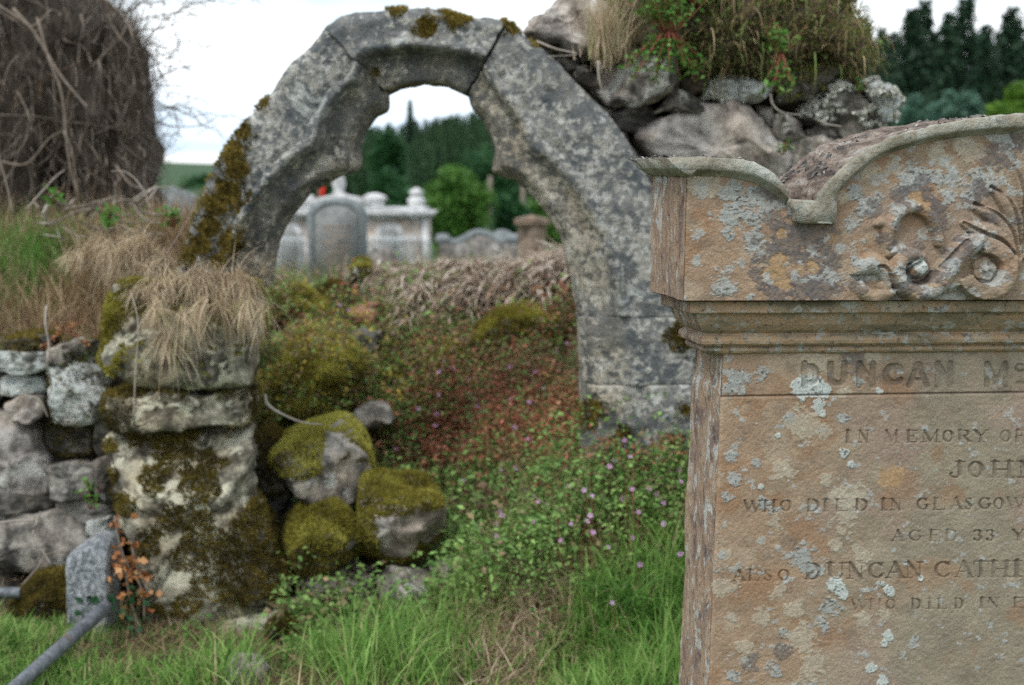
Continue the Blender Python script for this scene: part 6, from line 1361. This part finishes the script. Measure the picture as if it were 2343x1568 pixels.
for u0, u1, vt in ((858, 921, 508), (628, 690, 512), (755, 820, 510)):
    V, F = prism(arched(X(u0, D), X(u1, D), -.2, Z(vt + 22, D), Z(vt, D)), D - .03, D + .02); f = mk('arched_panel', V, F, MT['gwhite'], t)
    V, F = prism(arched(X(u0 + 10, D), X(u1 - 10, D), -.1, Z(vt + 30, D), Z(vt + 14, D)), D - .042, D - .028); mk('inscription_panel', V, F, MT['gslate2'], t)
for u0 in (965, 700, 620):
    V, F = box((X(u0, D), D - .05, -.2), (X(u0 + 13, D), D + .02, zc - .002)); mk('pilaster', V, F, MT['gwhite'], t)
# white railings in front of it
D2 = 22.6; fr = thing('iron_railing', (X(800, D2), D2, -.2), 'white-painted iron railing in front of the white monument', 'railing')
V, F = join([box((X(570, D2), D2, Z(560, D2)), (X(985, D2), D2 + .03, Z(557, D2))), box((X(570, D2), D2, Z(636, D2)), (X(985, D2), D2 + .03, Z(633, D2)))]); mk('rail', V, F, MT['wiron'], fr)
for u0 in np.arange(575, 985, 11.5):
    if 700 < u0 < 838: continue
    b_ = (X(u0, D2), D2 - .02, -.25); V, F = lathe([(.012, 0), (.012, Z(552, D2) + .25), (.028, Z(549, D2) + .25), (.004, Z(541, D2) + .25)], 6, b_); mk('bar', V, F, MT['wiron'], fr)
# scroll-topped wide stone
D = 22.; t = thing('scrolled_headstone', (X(1095, D), D, -.1), 'wide dark headstone with a wavy scrolled top low beside the round pillar', 'headstone')
prof = [(1004, 560), (1003, 548), (1012, 546), (1022, 552), (1040, 556), (1060, 548), (1080, 537), (1095, 534), (1115, 538), (1135, 548), (1150, 556), (1162, 552), (1172, 548), (1182, 552), (1182, 562)]
V, F = prism([(X(1008, D), -.2), (X(1178, D), -.2)] + [(X(a, D), Z(b + 6, D)) for a, b in prof[::-1]], D, D + .3); mk('slab', V, F, MT['gdark'], t)
c_ = curve([(X(a, D), D + .1, Z(b, D)) for a, b in prof[1:-1]], 50); V, F = tube(c_, .055, 8); mk('scroll_moulding', V, F, MT['gslate'], t)
for a in (1011, 1174):
    V, F = lathe([(.02, -.02), (.1, 0), (.11, .05), (.09, .12), (.02, .13)], 12, (X(a, D), D + .08, Z(556, D))); mk('scroll_end', V, F, MT['gslate'], t)
D = 25.; t = thing('grey_headstone', (X(1160, D), D, -.1), 'grey curved headstone half hidden between the wavy topped stone and the round pillar', 'headstone')
V, F = prism([(X(1120, D), -.2), (X(1192, D), -.2)] + [(X(a, D), Z(b, D)) for a, b in ((1192, 560), (1186, 546), (1170, 540), (1158, 532), (1142, 531), (1128, 540), (1120, 556))], D, D + .2); mk('slab', V, F, MT['gslate'], t)
c_ = curve([(X(a, D), D + .05, Z(b, D)) for a, b in ((1190, 558), (1186, 546), (1170, 540), (1158, 532), (1142, 531), (1128, 540), (1121, 554))], 24); V, F = tube(c_, .04, 6); mk('rim', V, F, MT['gslate'], t)
# round pillar stone with a pedimented cap
D = 20.; t = thing('pillar_monument', (X(1217, D), D, -.1), 'brown pillar gravestone with a small gabled cap at the right of the arch opening', 'monument')
c_ = (X(1217, D), D + .2, -.2); r_ = (X(1250, D) - X(1183, D)) / 2; zt = Z(515, D) + .2
V, F = lathe([(r_ * 1.15, 0), (r_ * 1.15, .1), (r_ * 1.02, .12), (r_, .3), (r_ * .98, zt - .02), (r_ * 1.04, zt)], 24, c_); mk('shaft', V, F, MT['gbrown'], t)
r2 = (X(1258, D) - X(1176, D)) / 2; x_ = X(1217, D)
V, F = join([box((x_ - r2, D - .05, Z(515, D) + .002), (x_ + r2, D + .45, Z(506, D)), .01), prism([(x_ - r2 * 1.02, Z(506, D) + .003), (x_ + r2 * 1.02, Z(506, D) + .003), (x_ + r2 * .9, Z(503, D)), (x_, Z(494, D)), (x_ - r2 * .9, Z(503, D))], D - .06, D + .46)]); mk('gabled_cap', V, F, MT['gbrown'], t)
# low railing / basket grey thing before monument: weathered low grave marker
D = 16.5; t = thing('low_gravestone', (X(872, D), D, 0), 'low weathered grey gravestone in the grass right of the tall grey slab', 'headstone')
V, F = prism([(X(842, D), -.1), (X(902, D), -.1), (X(904, D), Z(575, D)), (X(880, D), Z(566, D)), (X(850, D), Z(570, D)), (X(840, D), Z(582, D))], D, D + .14); mk('slab', V, F, MT['gdark'], t)
V, F = box((X(834, D), D - .05, -.1), (X(910, D), D + .2, Z(618, D)), .01); mk('plinth', V, F, MT['gdark'], t)
# red flag on a stick behind the monument
D = 30.; t = thing('red_flag', (X(735, D), D, 0), 'small bright red flag showing behind the white monument', 'flag')
MT['redcloth'] = plain('red_cloth', (.55, .03, .02), .2, 10)
xs_, zs2 = np.linspace(X(728, D), X(741, D), 8), np.linspace(Z(449, D), Z(425, D), 9); gxx, gzz = np.meshgrid(xs_, zs2); gyy = D + .05 * np.sin(gxx * 30 + gzz * 8)
sh = .5 * (gzz - zs2[0]) * .25; idx = np.arange(72).reshape(9, 8)
V = np.stack([gxx + sh, gyy, gzz], -1).reshape(-1, 3); F = np.stack([idx[:-1, :-1], idx[:-1, 1:], idx[1:, 1:], idx[1:, :-1]], -1).reshape(-1, 4); mk('cloth', V, F, MT['redcloth'], t)
V, F = tube([(X(728, D), D, -.2), (X(728, D), D, Z(425, D))], .012, 6); mk('stick', V, F, MT['stickdk'], t)
# gabled grey stone at far left between creeper and arch
D = 26.; t = thing('gabled_monument', (X(390, D), D, -.1), 'broad grey gabled stone monument far off between the creeper and the arch', 'monument')
V, F = prism([(X(335, D), -.3), (X(450, D), -.3), (X(450, D), Z(470, D)), (X(432, D), Z(450, D)), (X(392, D), Z(436, D)), (X(346, D), Z(452, D)), (X(335, D), Z(470, D))], D, D + .6); mk('block', V, F, MT['gslate'], t)
c_ = np.array([(X(a, D), D + .05, Z(b, D)) for a, b in ((336, 466), (346, 450), (392, 434), (434, 449), (450, 468))]); V, F = tube(c_, .06, 6); mk('coping', V, F, MT['gslate'], t)
# two weathered posts by the hedge
for u_, vt, vb, D, lb in ((1121, 400, 445, 60., 'pale weathered wooden pole standing before the dark wood'), (1196, 420, 448, 62., 'shorter grey post half hidden by the right limb of the arch')):
    V, F = lathe([(.09, 0), (.085, Z(vt, D) + .9), (.05, Z(vt, D) + .95)], 10, (X(u_, D), D, -1.)); o = mk('wooden_pole', V, F, MT['stickdk']); tag(o, lb, 'post')

# ------------------------------------------------------------------ trees
def conifer(H, Rb, seed, whorls=24, sparse=1., big=1.):
    g = np.random.default_rng(seed); C_, L_, W_, A_ = [], [], [], []
    nb = int(whorls * 7 * sparse)
    for b in range(nb):
        t = (b + g.random()) / nb; t = t ** 1.25; z = H * (.05 + .94 * t); a = g.uniform(0, 2 * pi)
        rl = (Rb * (1 - t) ** .75 + .08) * g.uniform(.55, 1.15); n = max(4, int(rl / (.085 * big)))
        s_ = (np.arange(n) + g.random(n)) / n
        p = np.stack([cos(a) * rl * s_, sin(a) * rl * s_, z - rl * s_ * .30 + rl * .30 * s_ ** 2.5], -1) + g.normal(0, .07, (n, 3)) * (1 - t * .6)
        C_.append(p); L_.append(g.uniform(.14, .30, n) * big); W_.append(g.uniform(.05, .11, n) * big); A_.append(a + g.normal(0, .8, n))
    ni = int(900 * sparse); t = g.random(ni) ** 1.2; rr_ = Rb * (1 - t) ** .8 * .55 * np.sqrt(g.random(ni)); a = g.uniform(0, 2 * pi, ni)
    C_.append(np.stack([np.cos(a) * rr_, np.sin(a) * rr_, H * (.06 + .88 * t)], -1)); L_.append((.25 + .45 * (1 - t)) * g.uniform(.7, 1.2, ni)); W_.append((.18 + .3 * (1 - t)) * g.uniform(.7, 1.2, ni)); A_.append(a)
    C_ = np.concatenate(C_); V, F, kk = leaves(C_, np.concatenate(L_), np.concatenate(W_), .3, .25, np.concatenate(A_)); return V, F, rep(g.random(len(C_)), kk)
def trunk(H, r): return tube(np.array([(0, 0, -.3), (.02, 0, H * .3), (0, .02, H * .7), (0, 0, H)]), [r, r * .8, r * .4, .01], 8)
protos = [(conifer(10., 2.0, 5, 130, 1., 1.5), trunk(10., .16)), (conifer(10., 1.7, 6, 130, 1., 1.5), trunk(10., .15)), (conifer(10., 2.3, 7, 130, 1., 1.5), trunk(10., .17)), (conifer(10., .95, 8, 40, .6), trunk(10., .1))]
pm = []
for (c3, t3) in protos:
    r0 = thing('proto', (0, 0, 0), None, None); a = mk('crown', c3[0], c3[1], MT['spruce'], r0, {'rnd': c3[2]}, smooth=False, loc=np.zeros(3)); b = mk('trunk', t3[0], t3[1], MT['bark'], r0, loc=np.zeros(3)); pm.append((r0, a, b))
def put(kind, name, loc, h, rz, label, cat, group=None, wide=1.):
    r0, a, b = pm[kind]; t = thing(name, loc, label, cat, group); t.rotation_euler = (0, 0, rz); t.scale = (h / 10 * wide, h / 10 * wide, h / 10)
    for c_ in (a, b):
        d = c_.copy(); COL.objects.link(d); d.parent = t
    return t
SPR = [(1971, 2, 96, 3, .95, 'thin sparse conifer with see-through crown just right of the turf mound'), (2009, 62, 78, 1, .8, 'short dark spruce nearest the turf mound'), (2074, 18, 84, 0, 1., 'dark spruce with a blunt double top right of the short one'), (2104, -2, 86, 1, 1., 'tall narrow spruce second in the dark row above the headstone'),
       (2158, 26, 82, 2, .9, 'dark spruce with a gap of sky on its left in the row above the headstone'), (2197, -8, 84, 0, 1.1, 'tallest spruce of the dark row above the headstone'), (2246, 54, 80, 1, 1., 'lower spruce in the dip of the dark row above the headstone'), (2299, 14, 86, 1, 1., 'pointed spruce near the right edge of the dark row'),
       (2318, 10, 95, 3, 1.2, 'sparse conifer tip behind the pointed spruce at the right edge'), (2350, 28, 82, 2, 1., 'spruce cut by the right edge of the view'), (2037, 72, 88, 2, .8, 'bushy lower spruce filling the gap left of the blunt topped one'), (2130, 70, 90, 2, .9, 'low broad spruce filling the gap beneath the tall narrow one'), (2225, 75, 92, 2, .9, 'low broad spruce behind the tallest of the row'), (2275, 70, 90, 2, .9, 'low broad spruce left of the pointed one')]
for k, (u, v, d, kind, wd, lb) in enumerate(SPR):
    zt = Z(v, d); x_ = X(u, d); g_ = float(ground_h(x_, d)); put(kind, 'spruce_tree', (x_, d, g_), zt - g_, k * 1.7, lb, 'conifer', 'spruces above the headstone', wd)
d = 170.; x_ = X(939, d); g_ = float(ground_h(x_, d)); put(1, 'lone_conifer', (x_, d, g_), Z(226, d) - g_, .4, 'single tall conifer standing up above the wooded skyline in the arch', 'conifer', None, .8)
# far plantation: one mass
parts_V, parts_F, parts_r, off = [], [], [], 0
cv, cf, crn = conifer(10., 2.1, 9, 26, .8, 2.4)
def skyline(u): return np.interp(u, [-200, 480, 700, 830, 880, 940, 1000, 1060, 1100, 1300, 1700, 1980, 2400], [388, 384, 340, 292, 288, 282, 272, 262, 256, 240, 170, 80, 50])
for q in range(620):
    d = rng.uniform(118, 310); u = rng.uniform(560, 2500) if q % 4 == 0 else (rng.uniform(720, 1400) if q < 420 else rng.uniform(1300, 2050)); x_ = X(u, d); g_ = float(ground_h(x_, d))
    frac = (d - 118) / 182; vtop = skyline(u) + (1 - frac) * 130 + rng.normal(0, 9); 
    h_ = Z(vtop, d) - g_
    h_ = max(h_, 4.5)
    s = np.array([max(h_, 5) / 10 * rng.uniform(.9, 1.3)] * 2 + [h_ / 10]); a = rng.uniform(0, 6.28)
    R2 = np.array([[cos(a), -sin(a), 0], [sin(a), cos(a), 0], [0, 0, 1]]); parts_V.append((cv * s) @ R2.T + [x_, d, g_]); parts_F.append(cf + off); off += len(cv); parts_r.append(np.clip(crn * .7 + rng.uniform(-.1, .3), 0, 1))
o = mk('conifer_wood', np.concatenate(parts_V), np.concatenate(parts_F), MT['wood'], None, {'rnd': np.concatenate(parts_r)}, smooth=False); tag(o, kind='stuff')
def broad(name, u0, u1, vt, vb, d, mat, label, cat='tree', n=5200, lsz=.16, seed=0, depth=1., lobes=26, group=None):
    g = np.random.default_rng(seed); x0, x1, z1, z0 = X(u0, d), X(u1, d), Z(vt, d), Z(vb, d); c = np.array([(x0 + x1) / 2, d, (z0 + z1) / 2]); R3 = np.array([(x1 - x0) / 2, (x1 - x0) / 2 * depth, (z1 - z0) / 2])
    gz = float(ground_h(c[0], d)); t = thing(name, (c[0], d, min(gz, z0)), label, cat, group)
    dv = g.normal(0, 1, (lobes, 3)); dv /= np.linalg.norm(dv, axis=1)[:, None]; lc = dv * g.uniform(.45, .82, (lobes, 1)); lr = g.uniform(.2, .36, lobes)
    i = g.integers(0, lobes, n); q = g.normal(0, 1, (n, 3)); q /= np.linalg.norm(q, axis=1)[:, None]; p = lc[i] + q * (lr[i] * g.uniform(.55, 1.05, n))[:, None]
    nb_ = n // 5; p[:nb_] *= .72; sz_ = lsz * g.uniform(.6, 1.3, n); sz_[:nb_] *= 2.6
    p = c + p * R3; V, F, k = leaves(p, sz_, sz_ * .62, .6)
    r_ = np.clip(g.normal(.5, .2, n) + .25 * q[:, 2] * 0 + .3 * (fbm(p, 1.2 / R3[0] * 2, 3, seed) - .5), 0, 1)
    mk('crown', V, F, MT[mat], t, {'rnd': rep(r_, k)}, smooth=False)
    b0 = np.array([c[0], d, min(gz, z0) - .2]); br = [tube([b0, b0 * .5 + c * .5, c + [0, 0, R3[2] * .2]], [R3[0] * .07, R3[0] * .05, .03], 7)]
    for j in range(6):
        e = c + lc[j] * R3 * .9; br.append(tube([b0 * .4 + c * .6, (b0 * .3 + c * .7) * .4 + e * .6, e], [R3[0] * .035, R3[0] * .022, .01], 5))
    V, F = join(br); mk('trunk', V, F, MT['bark'], t); return t
broad('round_tree', 938, 1132, 366, 600, 46., 'broad', 'rounded bright green bushy tree beside the white monument', n=11000, lsz=.15, seed=1, lobes=40)
broad('shrub', 1120, 1215, 440, 600, 48., 'broad2', 'mid green shrub behind the scroll-topped stone', 'shrub', seed=2, n=5000)
broad('shrub', 1190, 1330, 425, 610, 52., 'broad', 'green shrub behind the brown pillar gravestone', 'shrub', seed=3, n=6000)
broad('broadleaf_tree', 800, 960, 372, 600, 62., 'broad2', 'dark green broadleaf tree directly left of the rounded bright one', seed=4, n=7000, lsz=.2)
broad('broadleaf_tree', 660, 830, 395, 600, 66., 'broad2', 'dark broadleaf tree behind the white monument', seed=5, n=7000, lsz=.2)
broad('broadleaf_tree', 1040, 1190, 330, 560, 80., 'broad2', 'dark green tree peering over the rounded bright one', seed=6, n=7000, lsz=.24)
broad('broadleaf_tree', 385, 580, 392, 490, 150., 'broad2', 'dark distant hedge tree touching the left shoulder of the arch', seed=7, n=5000, lsz=.4)
broad('broadleaf_tree', 500, 690, 360, 520, 120., 'broad2', 'dark distant tree mostly behind the left limb of the arch', seed=8, n=5000, lsz=.4)
broad('broadleaf_tree', 845, 935, 300, 440, 110., 'broad2', 'mid green tree low on the wooded slope in the arch', seed=9, n=5000, lsz=.3)
broad('willow_bush', 2040, 2140, 222, 330, 42., 'willow', 'blue-green willow bush beside the white-crusted end stone', 'shrub', seed=10, n=5500, lsz=.13)
broad('willow_bush', 2120, 2245, 204, 330, 44., 'willow', 'taller blue-green willow bush above the crest of the headstone', 'shrub', seed=11, n=6500, lsz=.13)
broad('yellow_green_bush', 2245, 2420, 182, 330, 41., 'yelbush', 'yellow-green bush at the right edge above the headstone', 'shrub', seed=12, n=7000, lsz=.13)
for r0, a, b in pm:
    for q in (a, b, r0): bpy.data.objects.remove(q)
